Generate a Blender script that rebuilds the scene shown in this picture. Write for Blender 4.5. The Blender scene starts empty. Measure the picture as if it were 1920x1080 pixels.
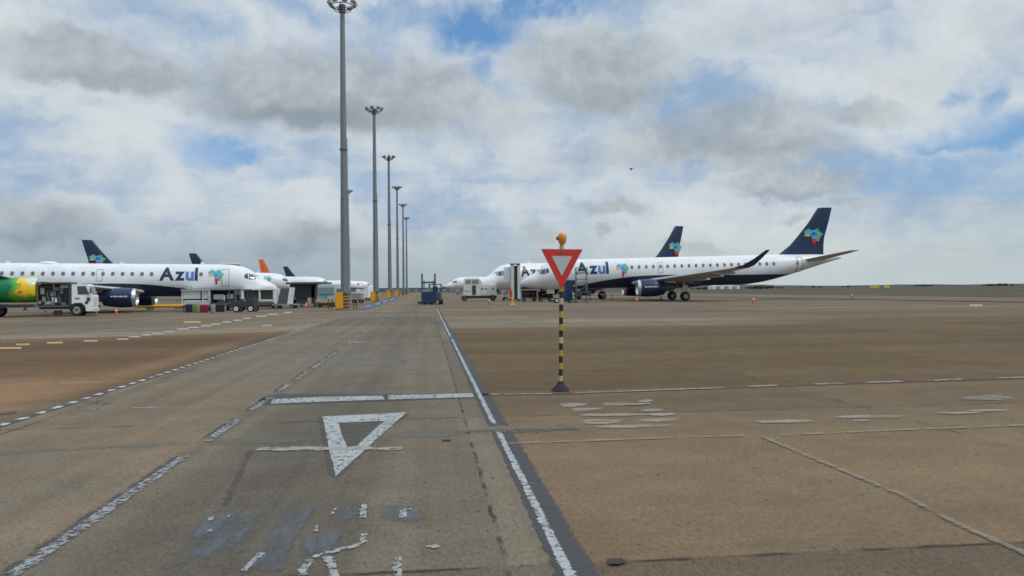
import bpy, bmesh, math, random
from mathutils import Vector, Matrix
R = math.radians
scene = bpy.context.scene
COL = scene.collection

# ---------------------------------------------------------------- camera
CAM_H = 1.55
FPX = 1440.0                       # focal length in pixels of a 1920 px wide picture
ROLL = R(0.50)
HC = 541.2                         # horizon height at the picture's centre column
cam_d = bpy.data.cameras.new("camera")
cam_d.sensor_width = 36.0
cam_d.lens = 36.0 * FPX / 1920.0
cam_d.clip_start = 0.1
cam_d.clip_end = 20000
cam = bpy.data.objects.new("camera", cam_d)
COL.objects.link(cam)
PITCH = math.atan((HC - 540.0) / FPX)
# rotate about X by 90+pitch, then roll about the view axis
cam.matrix_world = Matrix.Translation((0, 0, CAM_H)) @ Matrix.Rotation(R(90) + PITCH, 4, 'X') @ Matrix.Rotation(-ROLL, 4, 'Z')
scene.camera = cam
CM = cam.matrix_world.copy()

def ray(px, py):
    d = Vector(((px - 960) / FPX, -(py - 540) / FPX, -1.0))
    return (CM.to_3x3() @ d)

def gr(px, py, z=0.0):
    """ground point seen at a photo pixel"""
    d = ray(px, py)
    t = (z - CAM_H) / d.z
    return Vector((d.x * t, d.y * t, z))

def gz(x, y):
    """the apron falls gently to the left of the service road"""
    AZ_ = math.atan((801 - 960) / FPX)
    u = x * math.cos(AZ_) - y * math.sin(AZ_)
    f = min(1.0, max(0.0, (-u - 5.5) / 18.0))
    k = 1.0 - min(1.0, max(0.0, (y - 100.0) / 30.0))
    k2 = min(1.0, max(0.0, (y - 8.0) / 40.0))
    return -.55 * f * k * k2
gr0 = gr
def gr(px, py, z=0.0):
    p = gr0(px, py, z)
    if gz(p.x, p.y) < -.001:
        for _ in range(30): p = gr0(px, py, z + gz(p.x, p.y))
    return p

def atd(px, py, D):
    """point at forward distance D seen at a photo pixel"""
    d = ray(px, py)
    t = D / d.y
    return Vector((d.x * t, D, CAM_H + d.z * t))

def gx(px, D):
    """X on the ground at forward distance D below pixel column px (near the horizon)"""
    return atd(px, 560, D).x

AZ = math.atan((801 - 960) / FPX)      # heading of the service road
RU = Vector((math.cos(AZ), -math.sin(AZ), 0))
RV = Vector((math.sin(AZ), math.cos(AZ), 0))
def uv(u, v, z=0.0):
    p = RU * u + RV * v
    return Vector((p.x, p.y, z))

# ---------------------------------------------------------------- world
SUN_EL, SUN_AZ = R(52), R(115)        # azimuth measured clockwise from +Y
w = bpy.data.worlds.new("World")
scene.world = w
w.use_nodes = True
nt = w.node_tree
nt.nodes.clear()

class G:
    """tiny node-graph helper"""
    def __init__(s, nt): s.nt = nt; s.L = nt.links
    def n(s, t, **k):
        nd = s.nt.nodes.new(t)
        for a, b in k.items(): setattr(nd, a, b)
        return nd
    def put(s, sock, v):
        if isinstance(v, (int, float)): sock.default_value = v
        elif isinstance(v, (tuple, list, Vector)):
            v = list(v)
            if len(sock.default_value) == 4 and len(v) == 3: v.append(1)
            sock.default_value = v
        elif v is not None: s.L.new(v, sock)
    def m(s, op, a, b=None, c=None, clamp=False):
        nd = s.n('ShaderNodeMath', operation=op, use_clamp=clamp)
        s.put(nd.inputs[0], a)
        if b is not None: s.put(nd.inputs[1], b)
        if c is not None: s.put(nd.inputs[2], c)
        return nd.outputs[0]
    def vm(s, op, a, b=None, sc=None):
        nd = s.n('ShaderNodeVectorMath', operation=op)
        s.put(nd.inputs[0], a)
        if b is not None: s.put(nd.inputs[1], b)
        if sc is not None: s.put(nd.inputs['Scale'], sc)
        return nd.outputs['Value'] if op in ('LENGTH', 'DOT_PRODUCT') else nd.outputs[0]
    def comb(s, x, y, z=0.0):
        nd = s.n('ShaderNodeCombineXYZ')
        s.put(nd.inputs[0], x); s.put(nd.inputs[1], y); s.put(nd.inputs[2], z)
        return nd.outputs[0]
    def sep(s, v):
        nd = s.n('ShaderNodeSeparateXYZ'); s.put(nd.inputs[0], v); return nd.outputs
    def noise(s, vec, scale, det=4, rough=.55, dist=0.0, out='Fac'):
        nd = s.n('ShaderNodeTexNoise')
        s.put(nd.inputs['Vector'], vec); nd.inputs['Scale'].default_value = scale
        nd.inputs['Detail'].default_value = det; nd.inputs['Roughness'].default_value = rough
        nd.inputs['Distortion'].default_value = dist
        return nd.outputs[out]
    def mr(s, v, a, b, c=0.0, d=1.0, smooth=True):
        nd = s.n('ShaderNodeMapRange')
        if smooth: nd.interpolation_type = 'SMOOTHSTEP'
        s.put(nd.inputs[0], v)
        for i, x in enumerate((a, b, c, d)): s.put(nd.inputs[1 + i], x)
        return nd.outputs[0]
    def mix(s, f, a, b, bt='MIX'):
        nd = s.n('ShaderNodeMix', data_type='RGBA', blend_type=bt)
        s.put(nd.inputs[0], f); s.put(nd.inputs[6], a); s.put(nd.inputs[7], b)
        return nd.outputs[2]

def srgb(r, g, b):
    f = lambda c: (c / 255 / 12.92) if c / 255 <= .04045 else ((c / 255 + .055) / 1.055) ** 2.4
    return (f(r), f(g), f(b))

g = G(nt)
STR = 0.1
def sky10(r, g_, b): return tuple(c / STR for c in srgb(r, g_, b))
tc = g.n('ShaderNodeTexCoord')
D = g.sep(tc.outputs['Generated'])
az = g.m('ARCTAN2', D[0], D[1])
el = g.m('ARCSINE', D[2])
ae = g.comb(az, el)
def aep(px, py):
    d = ray(px, py).normalized()
    return (math.atan2(d.x, d.y), math.asin(d.z))
# cloud-deck coordinates: flattened towards the horizon
zz = g.m('ADD', g.m('MAXIMUM', D[2], 0.0), 0.10)
deck = g.comb(g.m('DIVIDE', D[0], zz), g.m('DIVIDE', D[1], zz))
warp = g.vm('SCALE', g.vm('SUBTRACT', g.noise(ae, 9.0, 6, .6, out='Color'), (.5, .5, .5)), sc=.075)
warp2 = g.vm('SCALE', g.vm('SUBTRACT', g.noise(ae, 26.0, 4, .6, out='Color'), (.5, .5, .5)), sc=.03)
aew = g.vm('ADD', g.vm('ADD', ae, warp), warp2)
aew2 = g.vm('MULTIPLY', aew, (1, 1, 0))
def blobs(lst, inner=.25, outer=1.25):
    acc = None
    for (cx, cy, rx, ry, wt) in lst:
        c = aep(cx, cy)
        v = g.vm('SUBTRACT', aew2, (c[0], c[1], 0))
        v = g.vm('MULTIPLY', v, (FPX / rx, FPX / ry, 0))
        f = g.mr(g.vm('LENGTH', v), outer, inner, 0, wt)
        acc = f if acc is None else g.m('MAXIMUM', acc, f)
    return acc
grey = blobs([(120, 95, 150, 60, .9), (250, 135, 160, 48, .85), (430, 180, 130, 48, .6), (600, 170, 280, 95, 1), (770, 180, 170, 95, .85),
              (1110, 120, 200, 95, .8), (1130, 175, 170, 50, .7), (1340, 245, 260, 70, .72), (1180, 290, 260, 50, .45), (1440, 290, 170, 45, .75), (1480, 350, 150, 34, .9),
              (1600, 385, 60, 16, .7), (1690, 125, 170, 60, .3), (1620, 215, 110, 36, .6), (1400, 60, 170, 50, .35), (1560, 25, 90, 60, .3), (900, 225, 200, 60, .45),
              (60, 415, 140, 52, .9), (170, 440, 70, 20, .6), (560, 445, 130, 42, .85), (640, 470, 170, 28, .5), (1150, 395, 90, 20, .7), (1140, 434, 32, 14, .8),
              (1300, 463, 95, 18, .6), (1010, 432, 44, 28, .6), (870, 425, 60, 20, .4), (420, 385, 45, 16, .35), (1490, 415, 40, 12, .5),
              (1830, 400, 130, 24, .3), (1780, 468, 50, 8, .4), (1650, 467, 40, 8, .4), (1880, 60, 80, 70, .3)])
under = blobs([(180, 150, 150, 30, .6), (600, 215, 260, 34, 1), (1130, 178, 180, 34, .6), (1350, 275, 180, 26, .5), (1490, 375, 120, 16, .7), (90, 445, 110, 20, .6), (580, 470, 120, 18, .6)], .1, 1.3)
hole = blobs([(400, 272, 90, 30, .9), (460, 292, 60, 22, 1), (350, 235, 60, 20, .35), (880, 45, 100, 62, .9), (780, 30, 90, 30, .5), (1000, 8, 170, 26, .8), (560, 14, 110, 28, .55), (400, 50, 70, 30, .3),
              (900, 140, 30, 44, .6), (740, 10, 80, 20, .4), (1840, 240, 140, 38, 1), (1900, 255, 90, 42, 1), (1740, 272, 50, 16, .8), (1870, 185, 26, 38, .75), (1790, 172, 36, 16, .6),
              (1760, 330, 220, 50, .6), (690, 340, 70, 20, .3), (1480, 325, 40, 12, .4), (540, 330, 90, 18, .35)])
bright = blobs([(1620, 150, 200, 40, .5), (1740, 90, 160, 60, .6), (1700, 230, 170, 40, .7), (1280, 440, 300, 90, .75), (1480, 470, 220, 50, .7), (1350, 60, 90, 50, .4), (1440, 250, 60, 30, .5),
                (110, 30, 200, 40, .5), (460, 30, 160, 30, .6), (220, 270, 220, 40, .35), (1040, 370, 140, 30, .4), (560, 250, 120, 26, .4), (820, 450, 90, 30, .3)], .1, 1.3)
n1 = g.noise(deck, 1.1, 7, .58, .5)
n2 = g.noise(g.vm('MULTIPLY', deck, (.55, 1.7, 1)), 1.9, 6, .6, .8)
n3 = g.noise(ae, 30, 5, .62)
na = g.noise(g.vm('MULTIPLY', aew, (1, 1.7, 1)), 10, 7, .58, .3)
nb = g.noise(g.vm('MULTIPLY', aew, (1, 1.6, 1)), 4.2, 8, .55, .3)
veil = g.mr(g.m('ADD', g.m('ADD', g.m('MULTIPLY', n2, .12), g.m('MULTIPLY', nb, .5)), g.m('MULTIPLY', na, .38)), .37, .60)
base = g.mix(veil, sky10(150, 175, 204), sky10(208, 216, 221))
# nishita blue for the gaps
ns = g.n('ShaderNodeTexSky', sky_type='NISHITA', sun_disc=False)
ns.sun_elevation = SUN_EL; ns.sun_rotation = SUN_AZ
nis = g.mix(.45, g.vm('SCALE', ns.outputs[0], sc=1.0), sky10(92, 164, 232))
holef = g.m('MULTIPLY', hole, g.mr(n3, .28, .56, .6, 1.15), clamp=True)
nd_gap = g.mr(nb, .44, .30, 0, .15)
base = g.mix(g.m('MULTIPLY', nd_gap, g.mr(el, .02, .12)), base, nis)
base = g.mix(holef, base, nis)
base = g.mix(g.m('MULTIPLY', bright, g.mr(n3, .25, .6, .5, 1.0)), base, sky10(226, 229, 228))
gcol = g.mix(g.mr(g.m('ADD', g.m('MULTIPLY', n3, .5), g.m('MULTIPLY', na, .5)), .35, .65), sky10(161, 170, 178), sky10(190, 197, 202))
gcol = g.mix(g.m('MULTIPLY', under, .8), gcol, sky10(132, 144, 152))
base = g.mix(g.m('MULTIPLY', g.mr(g.m('ADD', grey, g.m('MULTIPLY', g.m('SUBTRACT', na, .5), .7)), .10, .75), .88), base, gcol)
# distant haze of the overcast near the horizon: bluish at left, pale at right
hz = g.mix(g.mr(az, -.5, .35), sky10(136, 155, 171), sky10(190, 201, 200))
base = g.mix(g.m('MULTIPLY', g.mr(el, .12, .0), .85), base, hz)
# unseen sky overhead scaled up, an added boost to brighten the fuselage tops
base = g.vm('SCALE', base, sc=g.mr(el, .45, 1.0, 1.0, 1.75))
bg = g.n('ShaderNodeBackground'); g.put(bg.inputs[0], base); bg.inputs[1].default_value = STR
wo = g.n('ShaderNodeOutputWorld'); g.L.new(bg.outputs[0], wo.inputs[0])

sun_d = bpy.data.lights.new("sun", 'SUN')
sun_d.energy = 1.5; sun_d.angle = R(10); sun_d.color = (1, .95, .88)
sun = bpy.data.objects.new("sun", sun_d); COL.objects.link(sun)
sd = Vector((math.sin(SUN_AZ) * math.cos(SUN_EL), math.cos(SUN_AZ) * math.cos(SUN_EL), math.sin(SUN_EL)))
sun.rotation_euler = (-sd).to_track_quat('-Z', 'Y').to_euler()
vs = scene.view_settings
scene.cycles.filter_width = 1.6
vs.view_transform = 'Standard'; vs.look = 'None'; vs.exposure = 0.0; vs.gamma = 1.0; vs.use_curve_mapping = False

# ---------------------------------------------------------------- materials
M = {}
def mat(name, col, rough=.5, metal=0.0, var=.08, vs_=3.0, spec=.5, bump=0.0, dirt=0.0):
    if name in M: return M[name]
    m = bpy.data.materials.new(name); m.use_nodes = True
    nt = m.node_tree; g = G(nt); b = nt.nodes['Principled BSDF']
    tc = g.n('ShaderNodeTexCoord')
    f = g.noise(tc.outputs['Object'], vs_, 4, .6)
    c = g.mix(f, tuple(x * (1 - var) for x in col), tuple(min(1, x * (1 + var)) for x in col))
    if dirt:
        st = g.noise(g.vm('MULTIPLY', tc.outputs['Object'], (1, 1, .35)), vs_ * 1.7, 5, .7)
        c = g.mix(g.mr(st, .52, .8, 0, dirt), c, (.09, .075, .06))
    g.L.new(c, b.inputs['Base Color'])
    b.inputs['Roughness'].default_value = rough
    g.L.new(g.mr(f, .2, .8, max(0, rough - .07), min(1, rough + .07)), b.inputs['Roughness'])
    b.inputs['Metallic'].default_value = metal
    b.inputs['Specular IOR Level'].default_value = spec
    if bump:
        bp = g.n('ShaderNodeBump'); bp.inputs['Strength'].default_value = bump
        g.L.new(g.noise(tc.outputs['Object'], vs_ * 6, 4), bp.inputs['Height']); g.L.new(bp.outputs[0], b.inputs['Normal'])
    M[name] = m
    return m

WHITE = mat('white_paint', (.80, .81, .82), .35, dirt=.10)
OFFW = mat('worn_white_paint', (.62, .63, .60), .5, dirt=.45)
PALEG = mat('pale_green_paint', (.42, .47, .41), .5, dirt=.3)
NAVY = mat('navy_paint', (.010, .028, .075), .32)
BLUE = mat('blue_paint', (.012, .036, .10), .45, dirt=.3)
MIDBLUE = mat('mid_blue_paint', (.07, .20, .55), .4)
SKYB = mat('sky_blue_paint', (.06, .45, .75), .4)
CYAN = mat('cyan_paint', (.10, .42, .52), .4)
GREEN = mat('green_paint', (.10, .42, .12), .4)
YELLOW = mat('yellow_paint', (.80, .45, .02), .45, dirt=.3)
AMBER = mat('hazard_yellow', (.78, .36, .01), .5, dirt=.2)
TAN = mat('weathered_tan_paint', (.50, .30, .11), .6, dirt=.4)
RED = mat('red_paint', (.64, .034, .022), .45)
ORANGE = mat('orange_paint', (.80, .15, .03), .45)
CONE = mat('cone_orange_red', (.62, .07, .04), .55)
CRIM = mat('crimson_cloth', (.22, .01, .03), .7)
BLACK = mat('black_rubber', (.018, .018, .02), .8)
DARK = mat('dark_metal', (.04, .043, .048), .55)
DGREY = mat('dark_grey_paint', (.09, .095, .10), .55, dirt=.3)
GREY = mat('grey_paint', (.28, .29, .29), .5, dirt=.3)
WINGG = mat('wing_grey', (.42, .43, .43), .42, dirt=.2)
ALU = mat('bare_aluminium', (.62, .64, .66), .28, .9)
GALV = mat('galvanised_steel', (.20, .225, .235), .5, .35, dirt=.25, vs_=1.2)
GLASS = mat('dark_glass', (.05, .06, .07), .12, spec=.8)
WGLASS = mat('window_glass', (.13, .145, .16), .25, spec=.6)
GGLASS = mat('greenish_glass', (.16, .24, .23), .15, spec=.7)
OLIVE = mat('olive_tarpaulin', (.055, .06, .035), .8)
REFL = mat('retroreflective_white', (.50, .55, .54), .55)
AMBLENS = mat('amber_lens', (.70, .24, .02), .25)
BROWN = mat('brown_leather', (.10, .04, .025), .7)
LAV = mat('lavender_grey_plastic', (.32, .33, .42), .6)
LEAF = mat('dark_foliage', (.035, .05, .025), .9, bump=.5)

# ---------------------------------------------------------------- mesh helpers
class MB:
    def __init__(s): s.bm = bmesh.new()
    def box(s, c, d, rz=0, ry=0, rx=0, bev=0.0, top=None):
        r = bmesh.ops.create_cube(s.bm, size=1)
        vs = r['verts']
        for v in vs:
            if top and v.co.z > 0: v.co.x *= top[0]; v.co.y *= top[1]
            v.co = Vector((v.co.x * d[0], v.co.y * d[1], v.co.z * d[2]))
        if bev:
            es = list({e for v in vs for e in v.link_edges})
            rr = bmesh.ops.bevel(s.bm, geom=es, offset=bev, segments=2, affect='EDGES', profile=.6)
            vs = list(set(rr['verts']) | {v for v in vs if v.is_valid})
            vs = list({v for f in rr['faces'] for v in f.verts} | {v for v in vs if v.is_valid})
        m = Matrix.Translation(c) @ Matrix.Rotation(rz, 4, 'Z') @ Matrix.Rotation(ry, 4, 'Y') @ Matrix.Rotation(rx, 4, 'X')
        bmesh.ops.transform(s.bm, matrix=m, verts=[v for v in vs if v.is_valid])
        return s
    def cyl(s, a, b, r1, r2=None, n=12, caps=True):
        a, b = Vector(a), Vector(b); r2 = r1 if r2 is None else r2
        L = (b - a).length
        q = (b - a).to_track_quat('Z', 'Y').to_matrix().to_4x4()
        m = Matrix.Translation((a + b) / 2) @ q
        bmesh.ops.create_cone(s.bm, cap_ends=caps, segments=n, radius1=r1, radius2=r2, depth=L, matrix=m)
        return s
    def sph(s, c, r, sc=(1, 1, 1), n=12):
        m = Matrix.Translation(c) @ Matrix.Diagonal((*sc, 1))
        bmesh.ops.create_uvsphere(s.bm, u_segments=n, v_segments=max(6, n * 2 // 3), radius=r, matrix=m)
        return s
    def loft(s, rings, cap=True):
        R_ = [[s.bm.verts.new(p) for p in ring] for ring in rings]
        n = len(R_[0])
        for a, b in zip(R_, R_[1:]):
            for i in range(n):
                s.bm.faces.new((a[i], a[(i + 1) % n], b[(i + 1) % n], b[i]))
        if cap:
            s.bm.faces.new(list(reversed(R_[0]))); s.bm.faces.new(R_[-1])
        return s
    def lathe(s, prof, axis_o=(0, 0, 0), ax='X', n=28, cap=False):
        o = Vector(axis_o); rings = []
        for (t, r) in prof:
            ring = []
            for i in range(n):
                a = 2 * math.pi * i / n
                if ax == 'X': p = Vector((t, r * math.cos(a), r * math.sin(a)))
                elif ax == 'Z': p = Vector((r * math.cos(a), r * math.sin(a), t))
                else: p = Vector((r * math.cos(a), t, r * math.sin(a)))
                ring.append(o + p)
            rings.append(ring)
        return s.loft(rings, cap)
    def prism(s, pts, y0, y1, plane='XZ'):
        def P(a, b, t):
            return Vector((a, t, b)) if plane == 'XZ' else (Vector((t, a, b)) if plane == 'YZ' else Vector((a, b, t)))
        A = [s.bm.verts.new(P(a, b, y0)) for a, b in pts]
        B = [s.bm.verts.new(P(a, b, y1)) for a, b in pts]
        s.bm.faces.new(A); s.bm.faces.new(list(reversed(B)))
        n = len(pts)
        for i in range(n): s.bm.faces.new((A[i], A[(i + 1) % n], B[(i + 1) % n], B[i]))
        return s
    def poly(s, pts):
        s.bm.faces.new([s.bm.verts.new(p) for p in pts]); return s
    def build(s, name, m, parent=None, smooth=None, recalc=True):
        if recalc: bmesh.ops.recalc_face_normals(s.bm, faces=s.bm.faces)
        me = bpy.data.meshes.new(name); s.bm.to_mesh(me); s.bm.free()
        for mm in (m if isinstance(m, (list, tuple)) else [m]): me.materials.append(mm)
        if smooth:
            me.polygons.foreach_set('use_smooth', [True] * len(me.polygons))
            me.set_sharp_from_angle(angle=R(smooth))
        o = bpy.data.objects.new(name, me); COL.objects.link(o)
        if parent: o.parent = parent
        return o

def tag(o, label=None, cat=None, group=None, kind=None):
    if label: o['label'] = label
    if cat: o['category'] = cat
    if group: o['group'] = group
    if kind: o['kind'] = kind
    return o
def thing(name, loc, rz, label, cat, group=None):
    o = bpy.data.objects.new(name, None); COL.objects.link(o)
    o.empty_display_size = .3
    o.location = loc; o.rotation_euler = (0, 0, rz)
    return tag(o, label, cat, group)
KIDS = {}
def copy_tree(o, label, parent=None):
    c = o.copy(); COL.objects.link(c)
    if parent: c.parent = parent
    if label: c['label'] = label
    for ch in [x for x in bpy.data.objects if x.parent == o]:
        copy_tree(ch, None, c)
    return c
def struct(name, mb, m): return tag(mb.build(name, m, recalc=False), kind='structure')

# ---------------------------------------------------------------- ground
def concrete(name, colA, colB, colC, road=False, joint=.85):
    m = bpy.data.materials.new(name); m.use_nodes = True
    g = G(m.node_tree); b = m.node_tree.nodes['Principled BSDF']
    geo = g.n('ShaderNodeNewGeometry'); P = geo.outputs['Position']
    u = g.vm('DOT_PRODUCT', P, tuple(RU)); v = g.vm('DOT_PRODUCT', P, tuple(RV))
    q = g.comb(u, v)
    big = g.noise(g.vm('MULTIPLY', q, (1, .6, 1)), .055, 5, .6, .6)
    med = g.noise(q, .55, 6, .65, .4)
    q2 = g.vm('MULTIPLY', q, (1, .45, 1))
    fine = g.noise(q2, 38, 3, .6)
    speck = g.noise(q2, 60, 2, .6)
    c = g.mix(g.mr(big, .36, .64), colA, colB)
    if not road:
        vw = g.m('ADD', v, g.m('MULTIPLY', g.m('SUBTRACT', big, .5), 10.0))
        soilf = g.m('MULTIPLY', g.mr(v, 11.25, 11.6), g.mr(vw, 44, 24))
        c = g.mix(g.m('MULTIPLY', soilf, .85), c, (.120, .078, .036))
        lf = g.m('MULTIPLY', g.mr(u, -4.9, -6.0), g.mr(vw, 40, 12))
        c = g.mix(lf, c, (.285, .168, .088))
        c = g.mix(g.m('MULTIPLY', g.m('MULTIPLY', g.mr(vw, 13, 17), g.mr(vw, 32, 24)), g.mr(u, -5.5, -6.5)), c, (.150, .086, .040))
        c = g.mix(g.mr(vw, 30, 60), c, (.182, .140, .095))
        c = g.mix(g.m('MULTIPLY', g.mr(v, 4.3, 4.2), .6), c, (.112, .088, .062))
        c = g.mix(g.m('MULTIPLY', g.m('MULTIPLY', g.mr(v, 29, 31), g.mr(v, 46, 37)), g.mr(u, 24, 2)), c, (.228, .186, .128))
    else:
        dn = g.m('MULTIPLY', g.m('SUBTRACT', med, .5), 1.6)
        ud = g.m('ADD', u, dn)
        track = g.m('MULTIPLY', g.mr(ud, -2.3, -1.5), g.mr(ud, -.1, -.7))
        c = g.mix(g.mr(u, -2.15, -2.35), c, (.205, .156, .105))
        c = g.mix(g.m('MULTIPLY', track, g.mr(v, 16, 7, .25, .8)), c, (.105, .090, .068))
        c = g.mix(g.m('MULTIPLY', g.m('MULTIPLY', g.mr(v, 14.0, 14.4), g.mr(v, 24, 23)), .45), c, (.120, .113, .095))
        c = g.mix(g.m('MULTIPLY', g.m('MULTIPLY', g.mr(v, 33, 34), g.mr(v, 49, 48)), .5), c, (.125, .118, .10))
        c = g.mix(g.m('MULTIPLY', g.mr(v, 4.3, 4.2), .5), c, (.11, .094, .070))
    c = g.mix(g.m('MULTIPLY', g.mr(med, .42, .72), .55), c, colC)
    # slab to slab tone
    su = g.m('FLOOR', g.m('DIVIDE', g.m('SUBTRACT', u, .43), 5.08)); sv = g.m('FLOOR', g.m('DIVIDE', g.m('SUBTRACT', v, 4.25), 5.0))
    wn = g.n('ShaderNodeTexWhiteNoise', noise_dimensions='2D'); g.put(wn.inputs['Vector'], g.comb(su, sv))
    c = g.vm('SCALE', c, sc=g.mr(wn.outputs['Value'], 0, 1, .86, 1.10, False))
    # wheel tracks along the road
    if road:
        tr = g.noise(g.comb(g.m('MULTIPLY', u, 3.0), g.m('MULTIPLY', v, .05)), 1.0, 4, .6)
        c = g.vm('SCALE', c, sc=g.mr(tr, .3, .7, .86, 1.10))
    else:
        tr = g.noise(g.comb(g.m('MULTIPLY', u, .03), g.m('MULTIPLY', v, .22)), 1.0, 6, .65, .3)
        c = g.vm('SCALE', c, sc=g.mr(tr, .3, .7, .80, 1.15))
    c = g.vm('SCALE', c, sc=g.mr(fine, .3, .7, .84, 1.15))
    c = g.vm('SCALE', c, sc=g.mr(g.noise(q, 1.6, 6, .7), .3, .7, .90, 1.10))
    c = g.mix(g.mr(speck, .58, .68, 0, g.mr(v, 4.3, 4.2, .45, .85)), c, (.05, .042, .033))
    for sc_, rad, lim in ((11.0, .16, .62), (5.0, .10, .72), (23.0, .2, .5)):
        vd = g.n('ShaderNodeTexVoronoi'); vd.inputs['Scale'].default_value = sc_
        g.put(vd.inputs['Vector'], g.vm('ADD', q2, g.vm('SCALE', g.noise(q, 30, 2, .5, out='Color'), sc=.03)))
        pr = g.sep(vd.outputs['Color'])
        c = g.mix(g.m('MULTIPLY', g.mr(vd.outputs['Distance'], rad, rad * .5), g.mr(pr[0], lim, lim + .3, 0, .75)), c, (.05, .04, .032))
    c = g.mix(g.mr(g.noise(q, 70, 2, .5), .66, .76, 0, .35), c, (.36, .32, .27))
    # oil and rubber stains
    st = g.noise(q, .9, 6, .75, 1.2)
    c = g.mix(g.mr(st, .60, .74, 0, .45), c, (.075, .062, .05))
    # joints
    def jl(x, off, per, wd):
        wob = g.m('MULTIPLY', g.m('SUBTRACT', g.noise(q, 5, 3, .6), .5), .06)
        f = g.m('ABSOLUTE', g.m('SUBTRACT', g.m('FRACT', g.m('ADD', g.m('DIVIDE', g.m('SUBTRACT', g.m('ADD', x, wob), off), per), 100.5)), .5))
        return g.mr(f, wd / per, wd * .4 / per)
    j = g.m('MAXIMUM', jl(u, .43, 5.08, .022), jl(v, 4.25, 5.0, .030))
    j = g.m('MULTIPLY', j, g.mr(g.noise(q, 2.2, 3, .6), .44, .60, .12, 1.0))
    vc = g.n('ShaderNodeTexVoronoi', feature='DISTANCE_TO_EDGE'); vc.inputs['Scale'].default_value = .17
    g.put(vc.inputs['Vector'], g.vm('ADD', q, g.vm('SCALE', g.noise(q, 1.1, 5, .7, out='Color'), sc=1.1)))
    ck = g.m('MULTIPLY', g.mr(vc.outputs['Distance'], .0035, .001), g.mr(g.noise(q, .22, 2, .5), .50, .58, 0, .75))
    c = g.mix(ck, c, (.05, .042, .034))
    c = g.mix(g.m('MULTIPLY', j, joint), c, (.04, .033, .028))
    g.L.new(c, b.inputs['Base Color'])
    b.inputs['Roughness'].default_value = .85
    b.inputs['Specular IOR Level'].default_value = .12
    bp = g.n('ShaderNodeBump'); bp.inputs['Strength'].default_value = .35; bp.inputs['Distance'].default_value = .01
    g.L.new(g.m('SUBTRACT', g.m('ADD', g.m('MULTIPLY', fine, .5), speck), g.m('MULTIPLY', j, 1.5)), bp.inputs['Height'])
    g.L.new(bp.outputs[0], b.inputs['Normal'])
    return m
APRON = concrete('apron_concrete', (.172, .120, .070), (.190, .128, .074), (.135, .106, .070))
ROAD = concrete('road_concrete', (.168, .140, .100), (.195, .152, .102), (.145, .130, .100), True)
def soil(name, a, b_, c_):
    m = bpy.data.materials.new(name); m.use_nodes = True
    g = G(m.node_tree); b = m.node_tree.nodes['Principled BSDF']
    P = g.n('ShaderNodeNewGeometry').outputs['Position']
    c = g.mix(g.mr(g.noise(P, .012, 6, .65), .35, .65), a, b_)
    c = g.mix(g.mr(g.noise(P, .09, 5, .7), .45, .7, 0, .7), c, c_)
    g.L.new(c, b.inputs['Base Color']); b.inputs['Roughness'].default_value = 1
    b.inputs['Specular IOR Level'].default_value = .1
    return m
GRASS = soil('dry_grass', (.085, .078, .058), (.112, .090, .066), (.066, .066, .046))

mb = MB(); S = 9000
mb.poly([(-S, -300, -.05), (S, -300, -.05), (S, S, -.05), (-S, S, -.05)])
for v_ in mb.bm.verts: v_.co.z = -.62
struct('ground', mb, GRASS)
p1, p2 = gr(2100, 560.5), gr(1350, 550.6)
d12 = (p2 - p1).normalized()
p0 = p1 - d12 * 150
p3 = p2 + d12 * 60
mb = MB()
mb.poly([uv(.9, -60), (p0.x, -60, 0), (p0.x, p0.y, 0), tuple(p1), tuple(p2), (p3.x, p3.y, 0), (p3.x - 60, 300, 0), uv(.9, 430)])
us = [.9, -5.0, -5.5, -8, -11, -14, -17, -20, -23.5, -40, -80, -200, -420]
vs_l = [-60, 0, 8] + [10 + 4 * i for i in range(36)] + [180, 430]
gv = [[mb.bm.verts.new((uv(u_, v_) + Vector((0, 0, gz(*uv(u_, v_)[:2]))))) for v_ in vs_l] for u_ in us]
for a, b in zip(gv, gv[1:]):
    for i in range(len(vs_l) - 1): mb.bm.faces.new((a[i], b[i], b[i + 1], a[i + 1]))
for f in mb.bm.faces:
    f.normal_update()
    if f.normal.z < 0: f.normal_flip()
struct('apron', mb, APRON)
Z1, Z2, Z3 = .004, .008, .012
mb = MB()
mb.poly([uv(-4.98, -20, Z1), uv(.86, -20, Z1), uv(.86, 380, Z1), uv(-4.98, 380, Z1)])
struct('service_road', mb, ROAD)

def paint(name, col, wear=.35, sc=9.0, under=None, dark=(.1, .09, .08), scu=1.0, soft=.05, amax=1.0):
    """worn paint: gaps show what lies below"""
    m = bpy.data.materials.new(name); m.use_nodes = True
    nt = m.node_tree; g = G(nt); b = nt.nodes['Principled BSDF']
    P = g.n('ShaderNodeNewGeometry').outputs['Position']
    u = g.vm('DOT_PRODUCT', P, tuple(RU)); v = g.vm('DOT_PRODUCT', P, tuple(RV))
    q = g.comb(g.m('MULTIPLY', u, scu), v)
    n = g.noise(q, sc, 6, .75)
    n2 = g.noise(q, 1.3, 4, .6)
    th = g.m('ADD', g.m('MULTIPLY', n, .8), g.m('MULTIPLY', n2, .2))
    th = g.m('ADD', .5, g.m('MULTIPLY', g.m('SUBTRACT', th, .5), 1.45))
    at = g.n('ShaderNodeAttribute', attribute_name='hole')
    th = g.m('SUBTRACT', th, g.m('MULTIPLY', at.outputs['Fac'], .34))
    a = g.mr(th, wear - soft, wear + soft, 0.0, amax)
    c = g.mix(g.noise(q, 25, 4, .7), tuple(x * .78 for x in col), tuple(min(1, x * 1.1) for x in col))
    g.L.new(c, b.inputs['Base Color']); b.inputs['Roughness'].default_value = .7
    g.L.new(a, b.inputs['Alpha'])
    return m
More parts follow.
